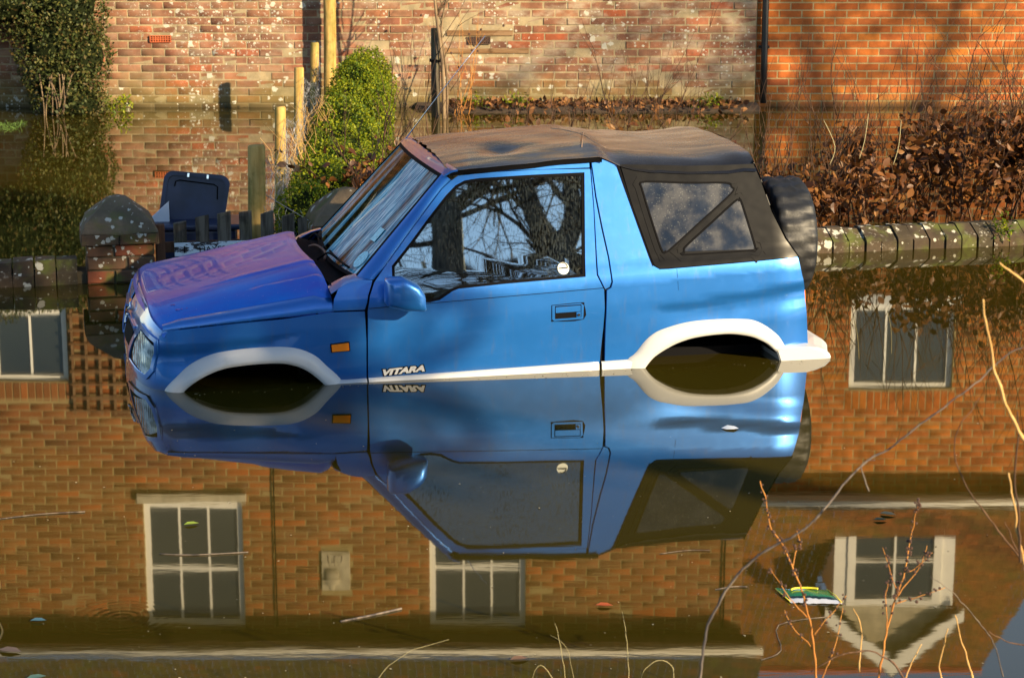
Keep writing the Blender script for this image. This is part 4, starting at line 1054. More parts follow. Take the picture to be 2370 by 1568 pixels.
fp = np.array([(0,0,.003),(.03,.03,.008),(.06,.02,.006),(.075,-.01,.004),(.05,-.035,.007),(.02,-.03,.005),(.035,0,.012)])
tag(from_np('floating_feather', [tuple(v) for v in fp], [(0,5,6,1),(6,5,4,3),(1,6,3,2)], M_PALE, loc=(.90, 8.62, 0)), 'crumpled white scrap floating in the car reflection', 'litter')

# ---- trees and hedge on the camera's bank (mirrored in the car's glass; the evergreen is added to shade the near left)
def bare_tree(label, x, y, trunk, limbs, seed, twigs=1.0):
    random.seed(seed); rt = tag(empty('bare_tree', (x, y, .6)), label, 'tree')
    V0, F0, V1, F1 = [], [], [], []; o_ = Vector((x, y, .6))
    def grow(p, d, L, r, dep):
        n = 5; pts = [Vector(p)]; d = Vector(d).normalized()
        for i in range(n): d = (d + Vector((random.uniform(-.15,.15), random.uniform(-.15,.15), random.uniform(-.08,.06)))).normalized(); pts.append(pts[-1]+d*L/n)
        tube_np(pts, [r*(1-.5*i/n) for i in range(n+1)], 5 if dep > 1 else 3, V1, F1)
        if dep == 0: return
        for _ in range(4):
            dd = (d*.8 + Vector((random.uniform(-1,1), random.uniform(-1,1), random.uniform(-.45,.6)))*.7).normalized()
            grow(pts[random.choice((2,3,4,5))], dd, L*random.uniform(.55,.78), r*.5, dep-1)
    for pts, rads in [trunk] + limbs:
        P_ = smooth_path([Vector(q) - o_ for q in pts], 4)
        P_ = [q + Vector((noise.noise(q*3), noise.noise(q*3+Vector((4,0,0))), 0))*.05 for q in P_]
        rr = [rads[0] + (rads[1]-rads[0])*i/(len(P_)-1) for i in range(len(P_))]
        tube_np(P_, [r*(1+.12*noise.noise(q*5)) for r, q in zip(rr, P_)], 10, V0, F0)
        for i in range(int(9*twigs)):
            q = random.choice(P_[len(P_)//2:] if pts is not trunk[0] else P_[-4:]); grow(q, (random.uniform(-1,1), random.uniform(-.6,.6), random.uniform(-.1,.5)), random.uniform(.8, 1.7), .035, 3)
    from_np('trunk', [tuple(v) for v in V0], F0, M_GREYTWIG, rt, smooth=True); tag(from_np('crown', [tuple(v) for v in V1], F1, M_TWIG, rt), kind='stuff')
bare_tree('big forked bare tree mirrored in the rear of the door window', 5.5, -1.2,
    ([(5.5,-1.2,.2), (5.5,-1.2,2.2), (5.40,-1.2,3.8), (5.36,-1.2,4.75)], (.24, .17)),
    [([(5.36,-1.2,4.70), (5.15,-1.2,5.15), (5.0,-1.2,5.65), (4.8,-1.1,6.6), (4.4,-1.0,8.0)], (.14, .05)), ([(5.36,-1.2,4.70), (5.58,-1.2,5.1), (5.66,-1.2,5.65), (5.75,-1.2,6.8), (6.2,-1.3,8.2)], (.14, .05)),
     ([(5.62,-1.2,5.25), (5.45,-1.25,5.50), (5.25,-1.3,5.72), (4.9,-1.4,6.1)], (.045, .02))], 3)
bare_tree('stout bare tree mirrored in the front of the door window', 4.08, -1.2,
    ([(4.05,-1.2,.2), (4.1,-1.2,2.5), (4.06,-1.2,4.2), (4.10,-1.2,5.2)], (.24, .16)),
    [([(4.10,-1.2,5.15), (3.95,-1.2,5.6), (3.8,-1.2,6.8)], (.11, .04)), ([(4.10,-1.2,5.15), (4.25,-1.2,5.7), (4.3,-1.2,7.0)], (.10, .04))], 8)
bare_tree('bare tree off to the right that dapples the newer brick wall with shade', 15.5, 10.0,
    ([(15.5,10,.0), (15.4,10,2.5), (15.5,10,4.6)], (.24, .18)),
    [([(15.5,10,4.5), (14.8,10,5.6), (14.0,10.2,7.2)], (.13, .05)), ([(15.5,10,4.5), (16.3,9.8,5.6), (17.0,9.6,7.4)], (.13, .05)), ([(15.5,10,4.5), (15.6,9.6,6.2), (15.3,9.4,8.2)], (.12, .05))], 12, 1.4)
random.seed(21)
ev = tag(empty('added_shade_tree', (11.8, -2.0, .6)), 'unseen evergreen added off to the right of the camera to shade the front of the car', 'tree')
n = 4200; d_ = rng.normal(size=(n, 3)); d_ /= np.linalg.norm(d_, axis=1, keepdims=True)
P = d_ * (rng.random((n, 1))**.45) * np.array([1.25, 1.2, 1.1]) + np.array([-.75, 0, 6.0])
P[:int(n*.78)] = d_[:int(n*.78)] * (rng.random((int(n*.78), 1))**.45) * np.array([2.2, 1.3, 1.0]) + np.array([1.3, 0, 8.1])  # crown lumps placed out of view to block sun from the near left
leaf_cloud('foliage', P, rng.uniform(.16, .30, n), M_SHRUB, ev, asp=.6)
tube('trunk', [(0, 0, -.8), (.05, 0, 2), (0, .05, 4.5), (0, 0, 7)], [.28, .24, .18, .06], M_GREYTWIG, ev, k=10)
er = tag(empty('conifer_hedge', (11, -14, 0)), 'tall dark conifer hedge across the road behind the photographer', 'hedge')
n = 9000; P = np.stack([rng.uniform(-6, 8, n), rng.uniform(-.9, .9, n), .5 + 8.4*rng.random(n)], 1)
P[:, 2] *= 1 + .03*np.sin(P[:, 0]*2.3)
leaf_cloud('foliage', P, rng.uniform(.25, .45, n), M_SHRUB, er, asp=.6)
box('foliage_core', (-6, 8, -.6, .5, .2, 8.7), M_TWIG, er)
bh = tag(empty('bank_hedge', (2, -9, 0)), 'long dark hedge on the far bank behind the photographer', 'hedge')
n = 9000; P = np.stack([rng.uniform(-26, 22, n), rng.uniform(-1.0, .8, n), .5 + 2.0*rng.random(n)**.8], 1)
leaf_cloud('foliage', P, rng.uniform(.22, .40, n), M_SHRUB, bh, asp=.6)
box('foliage_core', (-26, 22, -.6, .5, .2, 2.1), M_TWIG, bh)
# ------------------------------------------------------------------ the car (u along it towards the rear, v across away from the camera, w up from the water)
random.seed(5)
U0=-0.66
def sm(x):
    x=max(0.,min(1.,x)); return x*x*(3-2*x)
def crease(u): return 0.345+0.045*u
NZ=[(-.1,-.88),(.0,-.898),(.1,-.903),(.16,-.893),(.28,-.862),(.345,-.825)]
def interp(t,x):
    if x<=t[0][0]: return t[0][1]
    for (a,b),(c,d) in zip(t,t[1:]):
        if x<=c: return b+(d-b)*(x-a)/(c-a)
    return t[-1][1]
def V(u,w):
    """inward offset of the body side at station u and height w"""
    q=w-crease(u)
    v=0.05*max(0.,-q)**2*0.3-0.012*math.exp(-((q+.12)/.12)**2)+0.012
    if q>0: v+=0.10*q+0.17*q*sm(q/.12)
    # front wing swage
    if u<-.0:
        k=sm((-.02-u)/.5); top=.262+.05*(u+.02)*.6-.012*k; bw=.012+.06*k
        t=(top-w)/bw
        v+=.020*k*(sm(t) if t<1 else 1-sm((t-1)*bw/.12))
    if u>1.36:
        k=sm((u-1.38)/.55); top=.262+.165*(u-1.38)*.75+.01*k; bw=.008+.052*k
        t=(top-w)/bw
        v+=.022*k*(sm(t) if t<1 else 1-sm((t-1)*bw/.13))
    return v
def PS(s,w):
    """surface point (u,v,w) from arc station s and height w; below U0 it turns round the nose"""
    if s>=U0:
        v=V(s,w)
        if s>2.2: v+=.9*(s-2.2)**2*(1 if w<.5 else 1)
        return (s,v,w)
    t=min(1.,(U0-s)/.5)
    a=U0-interp(NZ,w); b=.72
    x1,x2,x3=.70*a,a*.93,a
    y1,y2,y3=0.,b*.20,b
    m=1-t
    x=3*m*m*t*x1+3*m*t*t*x2+t**3*x3
    y=3*m*m*t*y1+3*m*t*t*y2+t**3*y3
    return (U0-x, V(s,w)+y, w)

FENDER_TOP = [(-0.743, 0.284), (-0.589, 0.294), (-0.426, 0.305), (-0.288, 0.312), (-0.196, 0.316), (0.024, 0.338), (0.188, 0.336)]
DOOR_FRONT = [(0.194, 0.013), (0.192, 0.208), (0.195, 0.337), (0.208, 0.408), (0.232, 0.468), (0.286, 0.537), (0.451, 0.735), (0.578, 0.882), (0.625, 0.92)]
DOOR_TOP = [(0.662, 0.941), (0.822, 0.952), (1.065, 0.957), (1.303, 0.953)]
DOOR_REAR = [(1.306, 0.952), (1.313, 0.762), (1.309, 0.459), (1.341, 0.389), (1.344, 0.284), (1.344, 0.319), (1.338, 0.199), (1.328, 0.078), (1.318, 0.009)]
WINDOW = [(1.264, 0.924), (1.24, 0.463), (0.853, 0.446), (0.63, 0.432), (0.6, 0.422), (0.538, 0.384), (0.49, 0.375), (0.446, 0.376), (0.361, 0.403), (0.331, 0.471), (0.333, 0.533), (0.423, 0.632), (0.512, 0.737), (0.601, 0.837), (0.652, 0.884), (0.695, 0.904), (0.762, 0.912), (1.004, 0.92)]
QUARTER_UP = [(1.308, 0.998), (1.346, 0.996), (1.396, 0.985), (1.438, 0.965), (1.496, 0.774), (1.549, 0.606), (1.578, 0.516), (1.588, 0.49), (1.615, 0.474), (1.659, 0.474), (1.819, 0.481), (2.012, 0.489), (2.207, 0.499), (2.317, 0.503)]
QUARTER_REAR = [(2.321, 0.494), (2.341, 0.412), (2.363, 0.343), (2.367, 0.288), (2.378, 0.185), (2.39, 0.066), (2.376, 0.055), (2.27, 0.061)]
PILLAR_STRIP = [(1.312, 0.951), (1.323, 0.82), (1.345, 0.672), (1.368, 0.535), (1.378, 0.424), (1.371, 0.397), (1.347, 0.386)]
ARCH_R_IN = [(1.536, -0.005), (1.584, 0.053), (1.668, 0.103), (1.729, 0.126), (1.79, 0.14), (1.882, 0.149), (1.975, 0.149), (2.068, 0.132), (2.125, 0.108), (2.164, 0.085), (2.203, 0.049), (2.24, -0.005)]
ARCH_R_OUT = [(1.456, 0.037), (1.498, 0.069), (1.545, 0.128), (1.587, 0.162), (1.636, 0.183), (1.759, 0.21), (1.913, 0.217), (2.036, 0.213), (2.097, 0.203), (2.16, 0.171), (2.225, 0.118), (2.269, 0.063)]
ARCH_F_IN = [(-0.664, 0.004), (-0.597, 0.055), (-0.497, 0.097), (-0.398, 0.112), (-0.313, 0.117), (-0.233, 0.117), (-0.174, 0.108), (-0.114, 0.085), (-0.061, 0.047), (-0.009, -0.004)]
ARCH_F_OUT = [(-0.76, 0.007), (-0.695, 0.067), (-0.627, 0.123), (-0.527, 0.165), (-0.396, 0.183), (-0.232, 0.188), (-0.133, 0.176), (-0.053, 0.138), (-0.0, 0.086), (0.059, 0.027), (0.1, 0.011)]
SILL_TOP = [(0.1, 0.011), (0.194, 0.011), (0.207, 0.012), (0.387, 0.015), (0.578, 0.018), (1.124, 0.034), (1.316, 0.033), (1.456, 0.038)]
CANVAS = [(1.473, 0.957), (1.595, 0.936), (1.785, 0.924), (1.978, 0.92), (2.107, 0.926), (2.123, 0.868), (2.172, 0.722), (2.242, 0.594), (2.317, 0.506)]
TRI_UP = [(1.552, 0.861), (1.569, 0.878), (1.782, 0.866), (1.967, 0.861), (1.998, 0.842), (1.993, 0.815), (1.834, 0.691), (1.673, 0.566), (1.651, 0.559), (1.632, 0.57), (1.583, 0.741)]
TRI_LOW = [(1.746, 0.557), (1.763, 0.578), (1.898, 0.683), (2.013, 0.772), (2.033, 0.775), (2.045, 0.759), (2.096, 0.566), (2.092, 0.554), (2.076, 0.547), (1.761, 0.539), (1.747, 0.545)]
HEADLIGHT = [(-0.963, 0.239), (-0.92, 0.229), (-0.829, 0.197), (-0.826, 0.147), (-0.864, 0.058), (-0.944, 0.08), (-1.004, 0.096), (-0.992, 0.174)]
HEAD_BEZEL = [(-0.961, 0.273), (-0.878, 0.253), (-0.815, 0.237), (-0.802, 0.178), (-0.824, 0.088), (-0.878, 0.043), (-0.965, 0.049), (-1.075, 0.06), (-1.024, 0.196)]
FEND_FRONT = [(-0.776, 0.283), (-0.804, 0.238), (-0.8, 0.179), (-0.812, 0.08), (-0.827, 0.006)]
NOSE_TOP = [(-0.778, 0.286), (-0.849, 0.307), (-0.923, 0.323), (-0.977, 0.336), (-1.032, 0.363), (-1.037, 0.4)]
REPEATER = [(0.024, 0.186), (0.104, 0.193), (0.107, 0.157), (0.027, 0.154)]
BADGE = [(0.253, 0.055), (0.485, 0.057), (0.485, 0.026), (0.256, 0.022)]
HANDLE_OUT = [(1.078, 0.327), (1.222, 0.334), (1.239, 0.322), (1.236, 0.251), (1.09, 0.247), (1.078, 0.256)]
HANDLE_FLAP = [(1.097, 0.318), (1.221, 0.32), (1.222, 0.289), (1.097, 0.285)]
LOCK = [(1.217, 0.271)]
STICKER = [(1.146, 0.496), (1.119, 0.497)]
MIRROR = [(0.272, 0.498), (0.343, 0.503), (0.412, 0.467), (0.435, 0.43), (0.444, 0.355), (0.346, 0.365), (0.271, 0.386)]

CW = 1.56
car = tag(empty('car', (-0.865, 9.409, 0), R(12.4)), 'blue two-door off-road car with black soft top, flooded to its sills', 'car')

def nrm(fn, a, b, flip):
    h = 1e-3; p = Vector(fn(a-h, b)); q = Vector(fn(a+h, b)); r = Vector(fn(a, b-h)); s = Vector(fn(a, b+h))
    n = (q-p).cross(s-r)
    if n.length < 1e-12: n = Vector((0, -1, 0))
    n.normalize(); return -n if flip else n
def panel(name, poly, fn, m, parent, step=.035, lip=.016, flip=False, off=0.0, mirror=False, axis=(0, 1, 0), holes=None, ustep=None, closed_poly=True):
    """a skin following fn(a,b) inside the outline, with an exact surface normal and a returned edge"""
    loops = [[Vector((a, b, 0)) for a, b in poly]] + [[Vector((a, b, 0)) for a, b in h] for h in (holes or [])]
    tris = tessellate_polygon(loops); pts = [p for l in loops for p in l]
    bm = bmesh.new(); vv = [bm.verts.new(p) for p in pts]
    for t in tris:
        try: bm.faces.new([vv[i] for i in t])
        except ValueError: pass
    bmesh.ops.remove_doubles(bm, verts=bm.verts, dist=1e-5)
    ax = [p.x for p in pts]; bx_ = [p.y for p in pts]
    for k in range(1, int((max(ax)-min(ax))/step)+1):
        bmesh.ops.bisect_plane(bm, geom=bm.verts[:]+bm.edges[:]+bm.faces[:], plane_co=(min(ax)+k*step, 0, 0), plane_no=(1,0,0), dist=1e-5)
    for k in range(1, int((max(bx_)-min(bx_))/step)+1):
        bmesh.ops.bisect_plane(bm, geom=bm.verts[:]+bm.edges[:]+bm.faces[:], plane_co=(0, min(bx_)+k*step, 0), plane_no=(0,1,0), dist=1e-5)
    bm.verts.index_update()
    par = [(v.co.x, v.co.y) for v in bm.verts]; N = []
    bm.normal_update()
    # orientation from the first face
    P3 = [Vector(fn(a, b)) for a, b in par]; NN = [nrm(fn, a, b, flip) for a, b in par]
    if off: P3 = [p + n*off for p, n in zip(P3, NN)]
    for f in bm.faces:
        vs_ = [v.index for v in f.verts]
    bnd = [e for e in bm.edges if e.is_boundary]
    verts = [p.copy() for p in P3]; faces = []; fn_custom = []
    for f in bm.faces:
        idx = [v.index for v in f.verts]
        g = (verts[idx[1]]-verts[idx[0]]).cross(verts[idx[2]]-verts[idx[0]])
        if g.dot(NN[idx[0]]) < 0: idx = idx[::-1]
        faces.append(idx); fn_custom += [NN[i] for i in idx]
    if lip:
        low = {}
        for e in bnd:
            for v in e.verts:
                if v.index not in low: low[v.index] = len(verts); verts.append(P3[v.index] - NN[v.index]*lip)
        cen = {}
        for e in bnd:
            i, j = e.verts[0].index, e.verts[1].index; f = e.link_faces[0]
            c = sum((P3[v.index] for v in f.verts), Vector())/len(f.verts)
            q = [i, j, low[j], low[i]]
            g = (verts[q[1]]-verts[q[0]]).cross(verts[q[2]]-verts[q[0]])
            out = (P3[i]+P3[j])/2 - c
            if g.dot(out) < 0: q = q[::-1]; g = -g
            g = g.normalized() if g.length > 1e-9 else NN[i]
            faces.append(q)
            # soften the turn of the edge
            fn_custom += [((NN[k]*.75 + g*.45).normalized() if k < len(P3) else g) for k in q]
    bm.free()
    if mirror:
        verts = [Vector((v.x, CW - v.y, v.z)) for v in verts]; faces = [f[::-1] for f in faces]; nc = []; k = 0
        for f in faces: nc += [Vector((n.x, -n.y, n.z)) for n in fn_custom[k:k+len(f)][::-1]]; k += len(f)
        fn_custom = nc
    me = bpy.data.meshes.new(name); me.from_pydata([tuple(v) for v in verts], [], faces)
    me.polygons.foreach_set('use_smooth', [True]*len(me.polygons))
    me.normals_split_custom_set([tuple(n) for n in fn_custom])
    return link(name, me, m, parent)

def side(name, poly, m, parent=car, **k):
    flip = k.pop('flip', False)
    return panel(name, poly, PS, m, parent, flip=flip, **k)
def offset_poly(poly, d):
    n = len(poly); A = sum(poly[i][0]*poly[(i+1) % n][1]-poly[(i+1) % n][0]*poly[i][1] for i in range(n)); s = 1 if A > 0 else -1; out = []
    for i in range(n):
        a = Vector(poly[i-1]); b = Vector(poly[i]); c = Vector(poly[(i+1) % n])
        e1 = (b-a).normalized(); e2 = (c-b).normalized(); n1 = Vector((e1.y, -e1.x))*s; n2 = Vector((e2.y, -e2.x))*s
        m_ = n1+n2
        if m_.length < 1e-6: m_ = n1
        m_.normalize(); out.append(tuple(b + m_*d/max(.5, m_.dot(n1))))
    return out
def densify(poly, mx=.04):
    out = []
    n = len(poly)
    for i in range(n):
        a = Vector(poly[i]); b = Vector(poly[(i+1) % n]); k = max(1, int((b-a).length/mx))
        out += [tuple(a + (b-a)*j/k) for j in range(k)]
    return out
def sp2(pts, n=4): return [(p.x, p.y) for p in smooth_path([(a, b, 0) for a, b in pts], n)]
G = .0042   # half width of a shut line
arF, arR = sp2(ARCH_F_IN), sp2(ARCH_R_IN); aoF, aoR = sp2(ARCH_F_OUT), sp2(ARCH_R_OUT)
mid = lambda A, B, t=.5: [tuple(Vector(A[int(i*(len(A)-1)/24)])*(1-t) + Vector(B[int(i*(len(B)-1)/24)])*t) for i in range(25)]
amF, amR = mid(arF, aoF[:int(len(aoF)*.94)]), mid(arR, aoR)
Dx = .193   # door front shut line at the sills
# front wing
wing = [(-.776, .283)] + FENDER_TOP[:-1] + [(.188-G, .336), (Dx-G, .2), (Dx-G, -.06), (.06, -.06), (.03, .0)] + amF[::-1] + [(-.70, -.06), (-.822, -.06)] + FEND_FRONT[::-1][:4]
wing = [FENDER_TOP[0]] + FENDER_TOP[1:-1] + [(.188-G, .336), (Dx-G, .2), (Dx-G, -.06), (.05, -.06)] + amF[::-1] + [(-.71, -.06), (-.828, -.06)] + FEND_FRONT[::-1][:-1] + [(-.776, .283)]
for mr in (False, True):
    o = side('front_wing', wing, M_BLUE, mirror=mr)
# nose panel between the wings
NB = [(-1.16, -.06), (-1.16, .38)]
nose = [(-.776-G, .281), (-.80-G, .240), (-.80-G, .179), (-.812-G, .08), (-.828-G, -.06), (-1.16, -.06), (-1.16, .372), (-1.08, .366), (-.99, .345), (-.923, .323), (-.849, .303)]
hb = HEAD_BEZEL
for mr in (False, True):
    side('nose_panel', nose, M_BLUE, mirror=mr, lip=.006)
    bz = side('headlight_surround', offset_poly(hb, .004), M_BLUE, mirror=mr, off=.010, lip=.012, holes=[offset_poly(hb, -.016)])
    hl = side('headlight', offset_poly(HEADLIGHT, .006), M_LENS, mirror=mr, off=.0075, lip=.006)
    side('headlight_seal', offset_poly(hb, -.006), M_BLACK, mirror=mr, off=.0035, lip=0)
for mr in (False, True):
    side('grille', [(-1.05, .12), (-1.05, .205), (-1.155, .215), (-1.155, .12)], M_BLACK, mirror=mr, off=.004)
    side('grille_bar', [(-1.04, .225), (-1.155, .235), (-1.155, .245), (-1.04, .236)], M_BLUE, mirror=mr, off=.012)
# plain chrome badge on the nose: a slanted S-shaped emblem
V0, F0 = [], []
for st in ([(-1.150,.250),(-1.120,.285),(-1.145,.305)], [(-1.120,.250),(-1.150,.235),(-1.128,.205)]):
    tube_np([Vector(PS(a, b)) + Vector((-.018, -.004, 0)) for a, b in st], .008, 4, V0, F0)
from_np('emblem', [tuple(v) for v in V0], F0, M_CHROME, car)
# slim amber + clear lamp set in bumper is under water; side repeater
rp = side('side_repeater', REPEATER, M_AMBER, off=.010, lip=.010)
side('repeater_base', offset_poly(REPEATER, .005), M_BLACK, parent=rp, off=.004, lip=.004)
# cowl side
cowl = [(.034, .345), (.184, .345), (.196, .375), (.203, .41), (.222, .456), (.228, .475), (.165, .478), (.10, .462), (.065, .44), (.045, .40)]
for mr in (False, True): side('cowl_side', cowl, M_BLUE, mirror=mr)
for mr in (False, True):
    tw_ = lambda u: interp([(.03,.425),(.065,.445),(.10,.464),(.165,.479),(.23,.476)], u)
    def CT(u, t):
        a = Vector(PS(u, tw_(u)-.004)); return (u, a.y + (.15-a.y)*t, a.z + .004 + .012*math.sin(t*1.5))
    panel('cowl_corner', [(.030, 0), (.225, 0), (.16, 1), (.030, 1)], CT, M_BLUE, car, step=.04, lip=.004, mirror=mr)
# door
db = [(Dx+G, -.06), (Dx+G, .208), (.196+G, .337), (.209+G, .408), (.233+G, .466), (.288+G, .535), (.452+G, .732), (.580+G*.6, .878), (.627, .914), (.662, .936)] + \
     [(.822, .947), (1.065, .952), (1.300, .949)] + [(1.303, .945), (1.308, .762), (1.304, .459), (1.337, .389), (1.3395, .300), (1.334, .199), (1.324, .078), (1.316, -.06)]
win = WINDOW[:2] + WINDOW[2:]
for mr in (False, True):
    dr = side('door', db, M_BLUE, mirror=mr, holes=[offset_poly(win, .010)])
    side('window_seal', offset_poly(win, .0105), M_BLACK, parent=dr, mirror=mr, off=-.005, lip=.004, holes=[offset_poly(win, -.004)])
    side('window', offset_poly(win, .004), M_GLASS, parent=dr, mirror=mr, off=-.012, lip=0, step=.2)
    # belt crease drawn as a dark strip, its shade put into the colour
    cr = [(.205, .3475), (.205, .3505)] + [(.205+i*.1135, .3505+i*.0049) for i in range(1, 11)] + [(1.336, .3965)] + [(.205+i*.1135, .3475+i*.0049) for i in range(10, 0, -1)]
    side('belt_crease_shade', cr, M_DARK, parent=dr, mirror=mr, off=.0006, lip=0)
    # pull handle
    side('handle_recess', sp2(HANDLE_OUT+[HANDLE_OUT[0]], 3)[:-1], M_DARK, parent=dr, mirror=mr, off=.001, lip=0)
    side('handle_frame', offset_poly(HANDLE_OUT, -.003), M_BLUE, parent=dr, mirror=mr, off=.004, lip=.005, holes=[[(1.094,.259),(1.094,.322),(1.224,.325),(1.224,.262)]])
    side('handle', [(1.098,.289),(1.098,.316),(1.220,.320),(1.220,.292)], M_BLUE, parent=dr, mirror=mr, off=.006, lip=.010)
    side('handle_cup', [(1.098,.262),(1.098,.287),(1.196,.290),(1.196,.264)], M_BLUE, parent=dr, mirror=mr, off=-.010, lip=0)
    side('lock_plate', [(1.200,.263),(1.200,.288),(1.221,.289),(1.221,.264)], M_BLUE, parent=dr, mirror=mr, off=.005, lip=.006)
    if not mr:
        door = dr
        bm = bmesh.new(); c = Vector(PS(1.2105, .276)); bmesh.ops.create_cone(bm, segments=16, radius1=.0065, radius2=.0065, depth=.012, cap_ends=True, matrix=Matrix.Translation((c.x, c.y-.004, c.z)) @ Matrix.Rotation(R(90), 4, 'X'))
        from_bm('lock', bm, M_CHROME, dr)
# script on the door
bd = Vector(PS(.256, .028)); bu = Vector(PS(.483, .030)); ang = math.atan2(.0035, .23)
mt = Matrix.Translation((.258, bd.y-.004, .0245)) @ Matrix.Rotation(R(90), 4, 'X') @ Matrix.Rotation(ang+.045, 4, 'Z')
text_mesh('lettering', 'VITARA', .0385, M_SILVER, door, mt, extrude=.0012, shear=.32, offset=.0022, sx=1.56)
text_mesh('lettering_edge', 'VITARA', .0385, M_BLACK, door, Matrix.Translation((0, .0016, 0)) @ mt, extrude=.0008, shear=.32, offset=.0056, sx=1.56)
# round sticker in the window
def disc(name, c, r, m, parent, off, n=28):
    vs_ = []; 
    for i in range(n): a = 2*math.pi*i/n; p = Vector(PS(c[0]+r*math.cos(a), c[1]+r*math.sin(a))) + nrm(PS, *c, False)*off; vs_.append(tuple(p))
    return from_np(name, vs_, [tuple(range(n))], m, parent)
# find outward sign once
sgn = 1 if nrm(PS, .5, .2, False).y < 0 else -1
st_ = disc('window_sticker', (1.146, .497), .0275, simple('sticker_white', (.75,.78,.70), .5), door, -.009)
V0, F0 = [], []
for k in range(11):
    pass
arc = [Vector(PS(1.146+.020*math.cos(R(a)), .499+.020*math.sin(R(a)))) + Vector((0, .0065, 0)) for a in range(-10, 130, 12)]
tube_np(arc, .0018, 4, V0, F0); from_np('printed_ring', [tuple(v) for v in V0], F0, M_BLACK, door)
p0 = Vector(PS(1.125, .4935)); text_mesh('lettering', 'SCORPION', .0088, M_BLACK, door, Matrix.Translation((p0.x, p0.y+.0035, p0.z)) @ Matrix.Rotation(R(90), 4, 'X') @ Matrix.Rotation(.03, 4, 'Z'), extrude=.0003, offset=.0005, sx=.93)
# rear quarter
qt = [(1.3475, -.06), (1.3475, .2), (1.3525, .385), (1.374, .397), (1.382, .424), (1.373, .535), (1.349, .672), (1.327, .82), (1.316, .951), (1.312, .992)] + QUARTER_UP[1:] + QUARTER_REAR[:-1] + [(2.27, .064)] + amR[::-1][1:] + [(1.52, -.06)]
strip = [(1.312, .985), (1.3165, .82), (1.314, .465), (1.345, .392), (1.349, .386), (1.370, .400), (1.3765, .424), (1.3665, .535), (1.342, .672), (1.3215, .82), (1.3135, .951)]
strip = [(1.3105, .955), (1.3145, .762), (1.3135, .462), (1.345, .391), (1.366, .401), (1.3755, .426), (1.3665, .537), (1.3425, .672), (1.3205, .82)]
for mr in (False, True):
    rq = side('rear_quarter', qt, M_BLUE, mirror=mr)
    side('pillar_infill', strip, M_BLUE, mirror=mr, off=-.006)
    side('filler_seam', [(1.700,.474),(1.7015,.474),(1.7065,.372),(1.705,.372)], M_DARK, parent=rq, mirror=mr, off=.0005, lip=0)
# rail above the door
rail = [(.66, .947), (.70, .951), (1.30, .956), (1.30, 1.004), (1.10, .990), (.85, .972), (.66, .958)]
for mr in (False, True): side('roof_rail', rail, M_BLUE, mirror=mr)
# dark inner skin seen through the shut lines
inner = [(-.84, -.06), (-.81, .25), (-.77, .275), (-.58, .286), (0, .333), (.2, .47), (.63, .90), (.70, .95), (1.0, .96), (1.31, .98), (1.40, .97), (1.50, .73), (1.62, .46), (2.30, .49), (2.36, .30), (2.37, .07), (2.26, .06)] + arR[::-1] + [(1.5, -.06), (.02, -.06)] + arF[::-1] + [(-.68, -.06)]
for mr in (False, True): side('inner_skin', inner, M_DARK, mirror=mr, off=-.017, lip=0, holes=[offset_poly(win, .004)])
# white arch trims and sill: a swollen section swept along the arch
def flare(name, A, B, mirror=False, n=44, ends=True, depth=.034):
    Al, Bl = [], []
    def at(P_, t):
        L = [0.0]
        for p, q in zip(P_, P_[1:]): L.append(L[-1] + (Vector(p)-Vector(q)).length)
        s = t*L[-1]
        for k in range(len(P_)-1):
            if s <= L[k+1]+1e-9: f = (s-L[k])/max(1e-9, L[k+1]-L[k]); return Vector(P_[k])*(1-f)+Vector(P_[k+1])*f
        return Vector(P_[-1])
    sec = [(0, 0, 1), (-.01, .75, .5), (.0, 1.0, 0), (.25, .98, 0), (.55, .86, 0), (.82, .50, 0), (.96, .18, 0), (1.0, .02, 0)]
    V0, F0 = [], []
    for i in range(n+1):
        t = i/n; a, b = at(A, t), at(B, t)
        for (x, h, inn) in sec:
            q = a*(1-x) + b*x; p = Vector(PS(q.x, q.y)); V0.append(Vector((p.x, p.y - depth*h + (.06 if (x == 0 and h == 0) else 0), p.z)))
    m_ = len(sec)
    for i in range(n):
        for j in range(m_-1): k = i*m_+j; F0.append((k, k+1, k+m_+1, k+m_))
    F0 += [tuple(range(m_)), tuple(range(n*m_, n*m_+m_))[::-1]]
    if mirror: V0 = [Vector((v.x, CW-v.y, v.z)) for v in V0]
    bm = bmesh.new(); vv = [bm.verts.new(v) for v in V0]
    for f in F0: bm.faces.new([vv[i] for i in f])
    bmesh.ops.recalc_face_normals(bm, faces=bm.faces); return from_bm(name, bm, M_WHITE, car, smooth=True)
A1 = sp2([(-.70, -.05)] + ARCH_F_IN + [(.02, -.05)]); B1 = sp2([(-.785, -.05)] + ARCH_F_OUT[:-1] + [(.085, -.02)])
A2 = sp2([(1.515, -.05)] + ARCH_R_IN[:-1]); B2 = sp2([(1.43, -.03)] + ARCH_R_OUT[:-1] + [(2.262, .062)])
